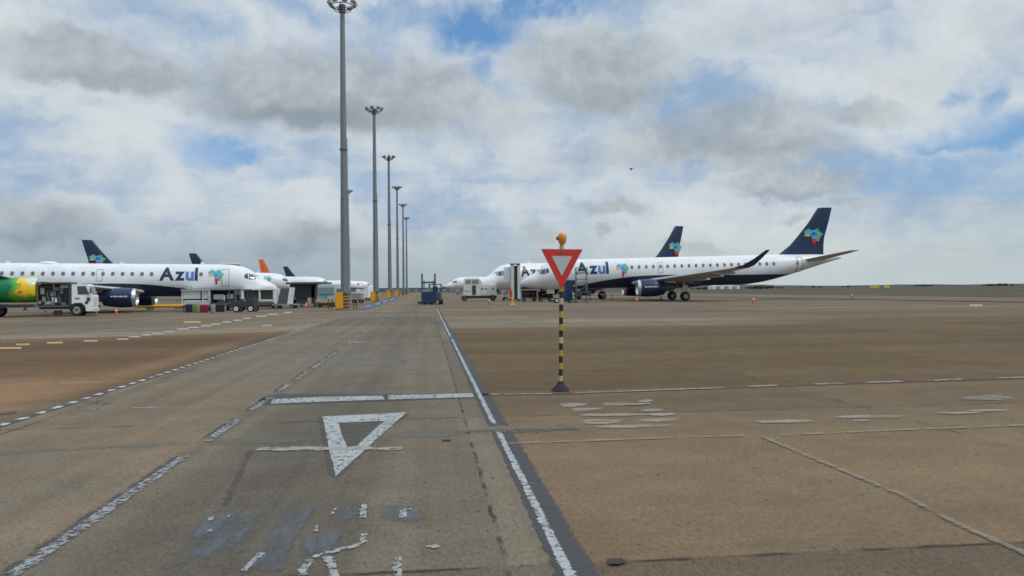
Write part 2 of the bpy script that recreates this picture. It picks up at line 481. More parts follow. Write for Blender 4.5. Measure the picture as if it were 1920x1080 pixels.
PW = paint('worn_white_road_paint', (.41, .425, .42), .43, 16, soft=.08, amax=.95)
PWW = paint('very_worn_white_road_paint', (.36, .375, .385), .50, 16, soft=.07, amax=.85)
PREM = paint('remnant_white_road_paint', (.36, .37, .36), .47, 17, soft=.05, amax=.95)
PFAINT = paint('faint_scraped_paint', (.40, .36, .30), .44, 7, scu=.25, soft=.14, amax=.65)
PCREAM = paint('cream_road_paint', (.38, .345, .28), .43, soft=.10, amax=.85)
PBLK = paint('black_backing_paint', (.062, .060, .062), .36, 9, soft=.07, amax=.85)
PBLK2 = paint('worn_black_backing_paint', (.07, .065, .062), .46, 7, soft=.08, amax=.7)
PGREY = paint('grey_cover_paint', (.125, .132, .145), .44, 2.6, scu=3.5, soft=.20, amax=.75)
PGREY2 = paint('grey_sealant', (.165, .155, .125), .44, 3, soft=.12, amax=.6)
PBLUE = paint('blue_road_paint', (.07, .15, .33), .47, 5, soft=.08, amax=.85)
PYEL = paint('faded_yellow_road_paint', (.52, .38, .14), .42)
PRED = paint('faded_red_road_paint', (.12, .06, .05), .42, soft=.08, amax=.8)

def jag(pts, amp, step=.12, seed=0):
    amp *= .55
    rnd = random.Random(seed); out = []
    n = len(pts)
    for i in range(n):
        a, b = pts[i], pts[(i + 1) % n]; L = (b - a).length; k = max(1, min(60, int(L / step)))
        for j in range(k):
            p = a.lerp(b, j / k)
            out.append(p + Vector((rnd.uniform(-amp, amp), rnd.uniform(-amp, amp), 0)))
    return out
class Marks:
    def __init__(s, z):
        s.mb = MB(); s.z = z; s.k = 0
        s.h = s.mb.bm.verts.layers.float.new('hole')
    def px(s, pts, amp=.012, step=.12):
        s.k += 1
        w_ = [gr(a, b, s.z) for a, b in pts]
        s.mb.poly(jag(w_, amp, step, s.k)); return s
    def soft(s, pts, amp=.02, inset=.45, step=.10):
        """patch whose paint thins out towards its rim"""
        s.k += 1
        w_ = jag([gr(a, b, s.z) for a, b in pts], amp, step, s.k)
        for p_ in w_: p_.z += .00035 * s.k
        c = sum(w_, Vector()) / len(w_)
        bm = s.mb.bm
        O = [bm.verts.new(p) for p in w_]; I = [bm.verts.new(p.lerp(c, inset)) for p in w_]; C_ = bm.verts.new(c)
        for v_ in O: v_[s.h] = 1.0
        n = len(O)
        for i in range(n):
            k = (i + 1) % n
            bm.faces.new((O[i], O[k], I[k], I[i])); bm.faces.new((I[i], I[k], C_))
        return s
    def strip(s, u0, u1, v0, v1, amp=.006, step=.3):
        s.k += 1
        rnd = random.Random(s.k); bm = s.mb.bm
        n = max(2, min(200, int((v1 - v0) / step))); w_ = u1 - u0; e = min(.22 * w_, .03)
        rows = []
        for i in range(n + 1):
            v_ = v0 + (v1 - v0) * i / n; end = .6 if i in (0, n) else 0.0
            row = []
            for u_, h in ((u0 + rnd.uniform(-amp, amp), .75), (u0 + e, 0), (u1 - e, 0), (u1 + rnd.uniform(-amp, amp), .75)):
                p = bm.verts.new(uv(u_, v_, s.z)); p[s.h] = max(h, end); row.append(p)
            rows.append(row)
        for a, b in zip(rows, rows[1:]):
            for i in range(3): bm.faces.new((a[i], a[i + 1], b[i + 1], b[i]))
        return s
    def line(s, pts, w_, step=.12, amp=.002):
        s.k += 1
        rnd = random.Random(s.k); bm = s.mb.bm; P_ = []
        W = [gr(a, b, s.z) for a, b in pts]
        for a, b in zip(W, W[1:]):
            n = max(1, min(120, int((b - a).length / step)))
            for i in range(n): P_.append(a.lerp(b, i / n))
        P_.append(W[-1]); rows = []
        for i, p in enumerate(P_):
            d = (P_[min(i + 1, len(P_) - 1)] - P_[max(i - 1, 0)]).normalized(); nn = Vector((-d.y, d.x, 0)); row = []
            for o, h in ((-.5, .8), (-.2, 0), (.2, 0), (.5, .8)):
                q_ = bm.verts.new(p + nn * (o * w_ + rnd.uniform(-amp, amp))); q_[s.h] = h; row.append(q_)
            rows.append(row)
        for a, b in zip(rows, rows[1:]):
            for i in range(3): bm.faces.new((a[i], a[i + 1], b[i + 1], b[i]))
        return s
    def done(s, name, m):
        s.mb.bm.normal_update()
        for f in s.mb.bm.faces:
            if f.normal.z < 0: f.normal_flip()
        bmesh.ops.triangulate(s.mb.bm, faces=s.mb.bm.faces)
        return struct(name, s.mb, m)

# right edge line: white on a black band (white u .70-.83, black .62-.98)
def ulat(x, y): # u of a pixel
    p = gr(x, y); return p.dot(RU)
k = Marks(Z2)
vv = [1.5, 8.05]
k.strip(.665, .915, 1.5, 8.3, .004, .12); k.strip(.66, .91, 8.6, 60, .004, .3)
k.done('edge_line_backing', PBLK)
k = Marks(Z3)
k.strip(.71, .79, 1.5, 8.3, .003, .1); k.strip(.705, .785, 8.6, 24, .003, .3); k.strip(.69, .79, 24, 62, step=2)
k.done('edge_line', PW)
# centre dashes
k = Marks(Z2); k2 = Marks(Z3)
UC = -2.27
v = 3.0
DA = [(2.2, 7.5), (8.25, 9.55), (10.15, 11.4), (11.95, 12.9), (13.5, 14.9), (15.5, 17.2), (17.8, 19.2), (19.6, 20.8), (21.6, 23.2), (24, 25.8), (27, 29), (30.2, 32), (33.5, 35.5), (37, 40), (43, 46), (49, 52), (55, 58), (62, 65)]
for i, (a, b) in enumerate(DA):
    k.strip(UC - .12, UC + .06, a, b + .15, .006, .15)
    k2.strip(UC - .065, UC + .07, a + .02, b + .1, .005, .12)
k.done('centre_line_backing', PBLK2); k2.done('centre_line', PWW)
# left boundary: black/white chequered dotted line
k = Marks(Z2); k2 = Marks(Z3)
k.strip(-5.04, -4.86, 2, 62, .01, .5); k.done('dotted_line_backing', PBLK)
v = 2.0
while v < 60:
    k2.strip(-5.0, -4.89, v, v + .24, .004, .12); v += .44
k2.done('dotted_line', paint('bright_dot_paint', (.52, .52, .50), .34, 10))
# give way line across the lane
k = Marks(Z2); k.px([(498, 742), (520, 738), (720, 739), (880, 736), (888, 746), (720, 752), (500, 759), (483, 752)]); k.done('stop_line_backing', PBLK)
k = Marks(Z3)
k.px([(512, 748), (600, 744), (718, 742), (722, 749), (600, 753), (508, 757)]).px([(728, 741), (886, 737), (888, 744), (728, 749)])
k.done('stop_line', PW)
# thin line to the right through the sign foot, pinkish/dashed
k = Marks(Z2)
k.line([(903, 739.5), (1040, 737.5), (1360, 726), (1960, 706)], .36, .3)
k.done('scraped_red_line', PRED)
k = Marks(Z3)
k.line([(915, 739.5), (1035, 738)], .12).line([(1075, 736.5), (1360, 726.5)], .14)
for a, b in ((1405, 1457), (1530, 1580), (1627, 1690), (1740, 1805), (1870, 1960)):
    ya = 728.5 - (a - 1360) * .033; yb = 728.5 - (b - 1360) * .033
    k.line([(a, ya - 3), (b, yb - 3)], .18)
k.done('thin_cross_line', PCREAM)
# grey sealed band over the joint
k = Marks(Z1 + .002)
k.line([(-40, 851), (380, 829)], .30, .2, .02)
k.line([(380, 829), (620, 820), (860, 812), (1080, 800)], .62, .2, .03)
k.done('sealed_joint', PGREY2)
k = Marks(Z3 + .002)
k.line([(870, 809), (940, 806), (1080, 800)], .40, .15, .02)
k.done('sealed_joint_cover', PGREY2)
# yield triangle
k = Marks(Z2)
k.px([(596, 781), (760, 776), (770, 775), (725, 806), (632, 900), (614, 890), (600, 800)], .02); k.done('yield_triangle_backing', paint('grey_triangle_backing', (.085, .08, .07), .46, 4, soft=.1, amax=.6))
k = Marks(Z3)
A_ = [gr(x, y, Z3) for x, y in ((604, 781), (762, 773), (690, 838), (629, 893), (621, 860), (613, 820))]
I_ = [gr(x, y, Z3) for x, y in ((634, 793), (720, 789), (668, 836), (650, 838), (641, 815))]
def quad(kk, pts, amp=.012): kk.k += 1; kk.mb.poly(jag(pts, amp, .12, kk.k))
quad(k, [A_[0], A_[1], I_[1], I_[0]]); quad(k, [A_[1], A_[2], I_[2], I_[1]])
quad(k, [A_[0], I_[0], I_[4], I_[3], A_[5]]); quad(k, [A_[5], I_[3], I_[2], A_[2], A_[3], A_[4]])
k.done('yield_triangle', PW)
k = Marks(Z3 + .002); k.line([(482, 841), (612, 840.5), (754, 840.5)], .24, amp=.003)
k.line([(247, 765), (297, 765)], .14).line([(383, 826), (399, 825)], .1).line([(656, 642), (682, 642)], .4)
k.done('cream_bar', PCREAM)
# erased lettering in the near lane
k = Marks(Z2)
k.soft([(532, 943), (606, 940), (590, 980), (556, 1022), (520, 1078), (455, 1078), (470, 1030), (505, 985)], .02)
k.soft([(645, 942), (692, 936), (690, 958), (672, 976), (640, 985), (622, 970)], .02)
k.soft([(410, 960), (520, 945), (440, 1040), (330, 1078), (300, 1078), (350, 1020)], .03)
k.soft([(700, 938), (760, 940), (820, 975), (740, 985), (700, 975)], .03)
k.soft([(380, 960), (470, 955), (400, 1020), (340, 1030)], .03).soft([(470, 1020), (560, 1010), (540, 1085), (440, 1085)], .03).soft([(560, 1000), (660, 990), (640, 1040), (560, 1050)], .03)
k.done('erased_lettering_cover', PGREY)
k = Marks(Z3)
k.soft([(676, 940), (691, 937), (692, 965), (688, 977), (670, 975), (672, 955)], .02)
k.line([(683, 1000), (680, 1013), (664, 1024), (630, 1032), (596, 1040), (578, 1052), (565, 1078)], .085, .05, .006).line([(612, 1042), (622, 1060), (626, 1090)], .10, .05, .006)
k.soft([(745, 956), (760, 950), (779, 949), (778, 953), (766, 955), (765, 970), (752, 976), (741, 974)], .012)
k.soft([(789, 1026), (800, 1022), (822, 1018), (836, 1026), (812, 1030)], .01)
k.line([(745, 1044), (744, 1085)], .09, .05, .006)
k.line([(491, 1036), (474, 1052), (456, 1070)], .07, .05, .006)
k.soft([(386, 972), (402, 966), (408, 970), (396, 978), (388, 980)], .01).soft([(388, 992), (402, 991), (400, 998), (386, 998)], .005).soft([(420, 968), (434, 965), (430, 972)], .005)
k.soft([(590, 980), (596, 984), (598, 1000), (588, 1000)], .015).soft([(620, 955), (634, 950), (628, 966), (616, 970)], .012)
k.soft([(1184 - 28, 760), (1190, 757), (1230, 754), (1232, 757), (1200, 760)], .01)
k.done('lettering_remnants', PREM)
# scraped patches right of the line
k = Marks(Z2)
rnd = random.Random(4)
for (x0, x1, y0, h) in ((1040, 1110, 756, 9), (1060, 1140, 765, 7), (1115, 1200, 756, 6), (1190, 1255, 767, 6), (1075, 1180, 787, 10), (1180, 1290, 786, 6), (1080, 1285, 797, 7), (1060, 1265, 776, 5), (1200, 1275, 775, 7),
                       (1185, 1232, 750, 6), (1390, 1560, 788, 7), (1540, 1720, 780, 5), (1590, 1640, 787, 5), (1740, 1860, 773, 4), (1785, 1920, 769, 3)):
    k.soft([(x0, y0), ((x0 + x1) / 2, y0 - 2), (x1, y0 - 1), (x1 - 6, y0 + h * .6), ((x0 + x1) / 2, y0 + h), (x0 + 8, y0 + h)], .03)
k.done('scraped_paint', PFAINT)
k = Marks(Z3)
k.line([(955, 831), (1180, 822.5), (1395, 816)], .11)
k.line([(1462, 815), (1700, 805), (1960, 795)], .10)
k.done('thin_grey_line', paint('thin_line_paint', (.32, .27, .205), .46, 6, soft=.13, amax=.65))
k = Marks(Z3)
k.line([(1428, 817), (1495, 846), (1600, 889), (1695, 928), (1795, 981), (2000, 1070)], .085)
k.soft([(1764, 748), (1800, 742), (1830, 741), (1862, 736), (1890, 740), (1925, 744), (1925, 752), (1870, 753), (1800, 751)], .03)
k.done('oblique_line', paint('grey_white_road_paint', (.26, .235, .19), .44, 9, soft=.12, amax=.7))
k = Marks(Z3 + .003)
k.px([(1140, 1047), (1165, 1046), (1176, 1052), (1160, 1058), (1142, 1056)], .005)
k.px([(800 + 28, 824), (846, 823), (844, 826), (830, 826)], .003)
k.done('tar_spot', mat('tar', (.045, .03, .025), .8))
# rust trail in the near lane
k = Marks(Z2 + .001)
k.line([(470, 843), (447, 895), (418, 950)], .09, .08, .012)
k.done('rust_trail', paint('rust_stain', (.095, .068, .046), .48, 6, soft=.16, amax=.55))
# left apron dashes and faint bands
k = Marks(Z2)
for i, (x, y, wd) in enumerate(((20, 652.7, 40), (43, 646, 26), (103, 642.7, 30))): k.px([(x - wd / 2, y - 1.5), (x + wd / 2, y - 2), (x + wd / 2, y + 1.2), (x - wd / 2, y + 1.6)], .02)
k.px([(344, 602.5), (376, 602), (376, 605), (344, 605.5)], .03).px([(1818, 571), (1842, 571), (1842, 574), (1818, 574)], .02)
k.done('yellow_dashes', PYEL)
k = Marks(Z2)
for (x, y, wd) in ((170, 639.3, 26), (230, 636, 22), (252, 631.5, 22), (275, 628, 16), (296, 625.5, 22), (318, 622, 20), (343, 617, 22), (363, 614, 20), (387, 611, 20), (405, 608, 18), (425, 604, 16), (445, 600.7, 16), (463, 597, 15), (490, 593, 20), (512, 589.5, 18), (500, 610.5, 18), (540, 586, 14)):
    k.px([(x - wd / 2, y - 1.2), (x + wd / 2, y - 1.6), (x + wd / 2, y + .8), (x - wd / 2, y + 1.2)], .02)
k.done('white_dashes', paint('dash_paint', (.42, .38, .31), .42))
k = Marks(Z1)
k.px([(0, 618), (300, 616), (420, 613), (420, 617), (300, 621), (0, 625)], .1, .6).px([(0, 641), (90, 637), (90, 638.5), (0, 643)], .05, .5)
k.px([(1100, 592), (1400, 591), (1920, 590), (1920, 596), (1400, 597), (1100, 597)], .1, .6)
k.px([(870, 584), (1180, 581), (1500, 583), (1500, 585.5), (1180, 585), (870, 588)], .1, .6)
k.done('pale_concrete_band', paint('pale_concrete', (.23, .185, .135), .47, 1.2, soft=.14, amax=.45, scu=.3))
k = Marks(Z2); k.px([(0, 772), (32, 770), (30, 774), (0, 778)], .01); k.done('red_line', PRED)
# blue painted strip beside the masts
k = Marks(Z3)
k.px([(668, 579), (700, 570), (735, 559), (748, 556), (748, 559), (730, 567), (700, 578), (680, 580)], .08, .5)
k.done('blue_strip', PBLUE)
k = Marks(Z3 + .003)
for (x, y, wd) in ((690, 575, 12), (708, 570.5, 8), (722, 566, 8), (735, 561.5, 7)): k.px([(x - wd / 2, y), (x + wd / 2, y - 3), (x + wd / 2, y - 1.6), (x - wd / 2, y + 1.3)], .03)
k.done('blue_strip_dashes', PW)

# ---------------------------------------------------------------- aircraft
def catmull(keys, s):
    n = len(keys)
    if s <= keys[0][0]: return keys[0][1:]
    if s >= keys[-1][0]: return keys[-1][1:]
    for i in range(n - 1):
        if keys[i][0] <= s <= keys[i + 1][0]: break
    x0, x1 = keys[i][0], keys[i + 1][0]; t = (s - x0) / (x1 - x0); out = []
    for c in range(1, len(keys[0])):
        p1, p2 = keys[i][c], keys[i + 1][c]
        d = (p2 - p1) / (x1 - x0)
        dm = (p1 - keys[i - 1][c]) / (x0 - keys[i - 1][0]) if i > 0 else d * (2.2 if keys[0][0] == 0 and i == 0 else 1)
        dp = (keys[i + 2][c] - p2) / (keys[i + 2][0] - x1) if i < n - 2 else d
        m1 = 0 if dm * d <= 0 and i > 0 else 2 * dm * d / (dm + d) if dm + d else 0
        m2 = 0 if dp * d <= 0 else 2 * dp * d / (dp + d)
        h = x1 - x0
        out.append((2 * t**3 - 3 * t**2 + 1) * p1 + (t**3 - 2 * t**2 + t) * h * m1 + (-2 * t**3 + 3 * t**2) * p2 + (t**3 - t**2) * h * m2)
    return out

def airfoil(n=9, th=.11):
    xs = [.5 * (1 - math.cos(math.pi * i / n)) for i in range(n + 1)]
    f = lambda x: th / .2 * (.2969 * math.sqrt(x) - .126 * x - .3516 * x * x + .2843 * x**3 - .1036 * x**4)
    up = [(x, f(x)) for x in xs]; lo = [(x, -f(x) * .8) for x in xs[1:-1]]
    return up + lo[::-1]
def wingbox(mb, secs, th=.11, vert=False):
    """secs: (s_LE, chord, span y, z)"""
    rings = []
    for (xle, ch, y, z) in secs:
        ring = []
        for (a, b) in airfoil(9, th):
            if vert: ring.append(Vector((-(xle + a * ch), b * ch, z)))
            else: ring.append(Vector((-(xle + a * ch), y, z + b * ch)))
        rings.append(ring)
    mb.loft(rings)

FUS_MAT = {}
def livery(kind):
    if kind in FUS_MAT: return FUS_MAT[kind]
    m = bpy.data.materials.new('fuselage_paint_' + kind); m.use_nodes = True
    g = G(m.node_tree); b = m.node_tree.nodes['Principled BSDF']
    P = g.sep(g.n('ShaderNodeTexCoord').outputs['Object'])
    s = g.m('MULTIPLY', P[0], -1.0)
    cv = g.n('ShaderNodeFloatCurve')
    cv.inputs[0].default_value = 1
    g.L.new(g.m('DIVIDE', s, 40.0), cv.inputs['Value'])
    c = cv.mapping.curves[0]
    if kind == 'blue': pts = [(0, 1.0), (4.2, 1.35), (6, 1.85), (8.5, 2.35), (11, 2.72), (14, 2.98), (18, 3.0), (24, 2.85), (32, 2.75), (40, 2.6)]
    elif kind == 'grey': pts = [(0, 1.0), (40, 1.0)]
    c.points[0].location = (0, pts[0][1] / 6); c.points[1].location = (1, pts[-1][1] / 6)
    for a, bb in pts[1:-1]: c.points.new(a / 40, bb / 6)
    cv.mapping.update()
    edge = g.m('MULTIPLY', cv.outputs[0], 6.0)
    f = g.mr(g.m('SUBTRACT', P[2], edge), -.015, .015)
    nz = g.noise(g.n('ShaderNodeTexCoord').outputs['Object'], .8, 5, .65)
    wt = g.mix(g.mr(nz, .3, .75), (.78, .80, .82), (.70, .71, .71))
    # panel lines every 2.1 m
    pl = g.m('ABSOLUTE', g.m('SUBTRACT', g.m('FRACT', g.m('DIVIDE', s, 2.13)), .5))
    wt = g.mix(g.mr(pl, .010, .003, 0, .30), wt, (.35, .35, .35))
    g.L.new(g.mix(f, (.008, .022, .058), wt), b.inputs['Base Color'])
    b.inputs['Roughness'].default_value = .38
    FUS_MAT[kind] = m
    return m

MAPQ = [ # emblem: (colour, polygon) on a unit tile, x to the reader's right, y up
    (CYAN, [(.05, .80), (.30, .98), (.42, .86), (.30, .70), (.12, .66)]),
    (SKYB, [(.30, .70), (.42, .86), (.62, .92), (.66, .70), (.48, .60)]),
    (MIDBLUE, [(.42, .72), (.58, .80), (.64, .64), (.52, .52), (.40, .58)]),
    (GREEN, [(.62, .92), (.72, .98), (.80, .80), (.66, .70)]),
    (CYAN, [(.66, .70), (.80, .80), (.97, .66), (.86, .54), (.68, .56)]),
    (YELLOW, [(.12, .66), (.30, .70), (.40, .58), (.24, .54), (.06, .58)]),
    (SKYB, [(.40, .58), (.52, .52), (.64, .64), (.68, .56), (.62, .40), (.44, .44)]),
    (GREEN, [(.68, .56), (.86, .54), (.80, .42), (.64, .42)]),
    (ORANGE, [(.64, .42), (.80, .42), (.76, .28), (.60, .28)]),
    (RED, [(.44, .42), (.62, .38), (.60, .22), (.50, .16), (.44, .28)]),
    (CRIM, [(.50, .16), (.60, .22), (.58, .06), (.48, .02)])]

class Jet:
    def __init__(s, name, label, loc, yaw, pitch=-.9, length=38.3, side=1, group=None, detail=2, kind='blue', fin=NAVY, tall=10.55):
        """loc = ground point under main gear; yaw = heading of the nose; side=+1 port shown, -1 starboard"""
        s.side = side
        k = length / 38.3
        s.len = length
        s.k = k
        s.gear = 18.7 * k
        root = thing(name, loc, 0, label, 'airplane', group)
        root.rotation_mode = 'XYZ'
        root.rotation_euler = (0, 0, yaw)
        s.root = root
        s.M = Matrix.Rotation(R(-pitch), 4, 'Y') @ Matrix.Translation((s.gear, 0, 0))
        t = length - 38.3
        s.keys = [(0, 2.42, 2.46, .02), (.12, 2.26, 2.66, .22), (.5, 2.08, 2.98, .52), (1.1, 1.93, 3.34, .83), (1.8, 1.82, 3.66, 1.06), (2.4, 1.76, 4.18, 1.21), (3.2, 1.70, 4.72, 1.36),
                  (4.4, 1.65, 5.02, 1.47), (6, 1.65, 5.12, 1.505), (26 + t, 1.65, 5.12, 1.505), (28.3 + t, 1.85, 5.12, 1.48), (31 + t, 2.42, 5.11, 1.36), (34 + t, 3.25, 5.05, 1.02), (36.4 + t, 3.95, 4.98, .62), (38.3 + t, 4.45, 4.82, .16)]
        s.t = t
        st = [0, .06, .12, .25, .4, .6, .85, 1.1, 1.4, 1.8, 2.1, 2.4, 2.8, 3.2, 3.8, 4.4, 5.2, 6] + [6 + (26 + t - 6) * i / 6 for i in range(1, 7)] + [26 + t + (12.3) * i / 16 for i in range(1, 17)]
        mb = MB(); rings = []; N = 40
        for q in st:
            zb, zt, hw = catmull(s.keys, q)
            rings.append([Vector((-q, hw * math.sin(a), (zb + zt) / 2 + (zt - zb) / 2 * math.cos(a))) for a in [2 * math.pi * i / N for i in range(N)]])
        mb.loft(rings)
        s.add(mb, 'fuselage', livery(kind), smooth=50)
        # belly fairing
        mb = MB(); rings = []
        for i in range(15):
            f = i / 14; q = 12.2 * k + f * 10.5; r = math.sin(math.pi * min(1, max(0, f))) ** .45 if 0 < f < 1 else .02
            rings.append([Vector((-q, 1.35 * r * math.sin(a), 1.95 + .55 * r * math.cos(a))) for a in [2 * math.pi * j / 20 for j in range(20)]])
        mb.loft(rings); s.add(mb, 'belly_fairing', NAVY if kind == 'blue' else WINGG, smooth=50)
        # fin
        mb = MB()
        zr = 5.0
        H = tall
        wingbox(mb, [(30.4 + t, 5.9, 0, zr - .05), (30.9 + t, 5.35, 0, zr + .15), (32.2 + t, 4.1, 0, zr + 1.15), (33.0 + t, 3.4, 0, zr + 2.0), (34.5 + t, 2.45, 0, zr + (H - zr) * .68), (35.65 + t, 1.75, 0, H - .08), (35.9 + t, 1.42, 0, H)], .095, True)
        fo = s.add(mb, 'fin', fin, smooth=40)
        mb = MB(); mb.prism([(-(36.02 + t), H - .4), (-(36.06 + t), H - .4), (-(35.35 + t), zr + .2), (-(35.31 + t), zr + .2)], -.1, .1)
        s.add(mb, 'rudder_gap', DARK, fo)
        # wings
        for sd in (1, -1):
            mb = MB()
            wingbox(mb, [(12.9 * k, 7.2, sd * 1.2, 2.15), (14.8 * k, 5.3, sd * 4.2, 2.45), (19.9 * k, 2.25, sd * 12.2, 3.25), (20.9 * k, 1.75, sd * 13.4, 3.42)], .11)
            wo_ = s.add(mb, 'wing', WINGG, smooth=40)
            mb = MB()
            secs = [(20.9 * k, 1.6, 13.4, 3.42), (21.7 * k, 1.2, 13.85, 3.66), (22.7 * k, .8, 14.1, 4.25), (23.9 * k, .42, 14.3, 5.1)]
            rings = []
            for j, (xle, ch, y, z) in enumerate(secs):
                ang = [0, 35, 72, 78][j]
                rings.append([Vector((-(xle + a * ch), sd * (y - math.sin(R(ang)) * b * ch), z + math.cos(R(ang)) * b * ch)) for a, b in airfoil(9, .09)])
            mb.loft(rings); s.add(mb, 'winglet', fin, wo_, smooth=40)
            for yy in (5.6, 8.6, 11.2):
                q = 14.8 * k + (yy - 4.2) * .5625 + 5.3 - (yy - 4.2) * .38
                mb = MB(); mb.sph((0, 0, 0), 1, (1.25, .13, .17), 12)
                bmesh.ops.transform(mb.bm, matrix=Matrix.Translation((-(q - .7), sd * yy, 2.45 + (yy - 4.2) * .1 - .22)), verts=mb.bm.verts)
                s.add(mb, 'flap_fairing', WINGG, wo_, smooth=40)
            # stabiliser
            mb = MB(); wingbox(mb, [(33.3 + t, 2.9, sd * .6, 4.35), (36.5 + t, 1.15, sd * 6.04, 5.15)], .09)
            s.add(mb, 'stabiliser', WINGG, smooth=40)
            # engine
            ex, ey, ez = 12.95 * k, sd * 4.25, 1.58
            mb = MB(); mb.lathe([(-.05, .74), (-.02, .80), (-.12, .88), (-.5, .96), (-1.4, 1.0), (-2.2, .95), (-3.0, .80), (-3.05, .74), (-2.4, .72)], (-ex, ey, ez))
            eo = s.add(mb, 'engine', NAVY if kind == 'blue' else WHITE, smooth=50)
            mb = MB(); mb.lathe([(-.30, .70), (-.06, .735), (.015, .80), (-.06, .865), (-.30, .935), (-.30, .9)], (-ex, ey, ez))
            s.add(mb, 'intake_lip', ALU, eo, smooth=60)
            mb = MB(); mb.cyl((-ex - .55, ey, ez), (-ex - .50, ey, ez), .73, n=24); s.add(mb, 'fan', DARK, eo)
            mb = MB(); mb.lathe([(-.5, .22), (-.3, .14), (-.12, .01)], (-ex, ey, ez), n=14); s.add(mb, 'spinner', GREY, eo, smooth=60)
            mb = MB(); mb.lathe([(-2.8, .52), (-3.5, .40), (-4.0, .28), (-4.6, .05)], (-ex, ey, ez), n=18); s.add(mb, 'exhaust_cone', DGREY, eo, smooth=60)
            mb = MB(); mb.prism([(-ex - .7, ez + .86), (-ex - 4.2, ez + .5), (-ex - 4.6, 2.5), (-ex - 2.2, 2.62), (-ex - 1.2, 2.52)], ey - .14, ey + .14)
            s.add(mb, 'pylon', WHITE, eo)
            if detail > 1 and sd == side:
                mb = MB()
                for i in range(9):
                    mb.box((-ex - .75 - i * .17, ey + sd * .99, ez + .12), (.12, .05, .10 if i % 3 else .16))
                s.add(mb, 'engine_lettering', WHITE, eo)
            # main gear
            mb = MB(); mb.cyl((-18.7 * k, sd * 2.97, .52), (-18.7 * k, sd * 2.6, 2.3), .11, n=10); mb.cyl((-18.7 * k, sd * 2.97, .9), (-17.7 * k, sd * 2.3, 2.1), .05, n=8)
            mb.cyl((-18.7 * k, sd * 2.97 - .32, .52), (-18.7 * k, sd * 2.97 + .32, .52), .07, n=8)
            mb.box((-18.7 * k, sd * (2.97 + .12), 1.35), (.65, .04, .9))
            go = s.add(mb, 'main_gear', OFFW)
            for dy in (-.24, .24): s.wheel(-18.7 * k, sd * 2.97 + dy, .52, .19, go)
        # nose gear
        mb = MB(); mb.cyl((-4.0, 0, .34), (-3.9, 0, 1.9), .08, n=10); mb.cyl((-4.0, 0, .8), (-4.9, 0, 1.75), .04, n=8); mb.box((-3.6, .3, 1.45), (.9, .03, .5)); mb.box((-3.6, -.3, 1.45), (.9, .03, .5))
        go = s.add(mb, 'nose_gear', OFFW)
        for dy in (-.2, .2): s.wheel(-4.0, dy, .34, .13, go)
        # antennas
        for q in (7.5, 15.5, 25 + t): mb = MB(); mb.prism([(-q, 5.08), (-q - .5, 5.08), (-q - .5, 5.38), (-q - .3, 5.38)], -.03, .03); s.add(mb, 'antenna', WHITE)
        # flight deck windows on both sides
        for sd in (1, -1):
            fl = MB()
            for pts in ([(1.86, 3.52), (2.36, 3.46), (2.42, 4.02), (2.18, 3.88)], [(2.43, 3.46), (2.92, 3.50), (2.96, 4.14), (2.52, 4.06)], [(3.0, 3.54), (3.4, 3.66), (3.36, 4.08), (3.04, 4.14)]):
                fl.poly([(p[0], p[1], 0) for p in pts])
            s.decal(fl, 'flight_deck_window', GLASS, sd, .02, raw=True)
    def add(s, mb, name, m, parent=None, smooth=None):
        bmesh.ops.transform(mb.bm, matrix=s.M, verts=mb.bm.verts) if False else None
        o = mb.build(name, m, smooth=smooth)
        if parent is None:
            o.parent = s.root; o.matrix_local = s.M
        else:
            o.parent = parent
        return o
    def wheel(s, x, y, r, w_, parent):
        mb = MB(); mb.lathe([(-w_ / 2, r * .55), (-w_ / 2, r * .9), (-w_ * .3, r), (w_ * .3, r), (w_ / 2, r * .9), (w_ / 2, r * .55)], (x, y, r), 'Y', 20)
        o = s.add(mb, 'wheel', BLACK, parent, 40)
        mb = MB(); mb.cyl((x, y - w_ * .42, r), (x, y + w_ * .42, r), r * .56, n=16); s.add(mb, 'rim', GREY, o)
    def surf(s, q, z):
        zb, zt, hw = catmull(s.keys, q); c = (zb + zt) / 2; h = (zt - zb) / 2
        v = 1 - min(.999, abs((z - c) / h)) ** 2
        return hw * math.sqrt(max(v, .0))
    def decal(s, flat, name, m, side=None, off=.015, parent=None, raw=False, q0=0, z0=0, sc=1.0, step=.12):
        """flat mesh in x (reader's right), y (up) wrapped on the hull; raw: x is distance aft"""
        side = side or s.side
        bm = flat.bm
        if sc != 1.0: bmesh.ops.scale(bm, vec=(sc, sc, 1), verts=bm.verts)
        ys = [v.co.y for v in bm.verts]; y = min(ys) + step
        while y < max(ys):
            bmesh.ops.bisect_plane(bm, geom=bm.verts[:] + bm.edges[:] + bm.faces[:], plane_co=(0, y, 0), plane_no=(0, 1, 0)); y += step
        for v in bm.verts:
            q = v.co.x if raw else q0 + (v.co.x if side == 1 else -v.co.x)
            z = v.co.y + z0
            v.co = Vector((-q, side * (s.surf(q, z) + off), z))
        # outward normals
        bm.normal_update()
        for f in bm.faces:
            if f.normal.y * side < 0: f.normal_flip()
        me = bpy.data.meshes.new(name); bm.to_mesh(me); bm.free(); me.materials.append(m)
        o = bpy.data.objects.new(name, me); COL.objects.link(o)
        if parent: o.parent = parent
        else: o.parent = s.root; o.matrix_local = s.M
        return o
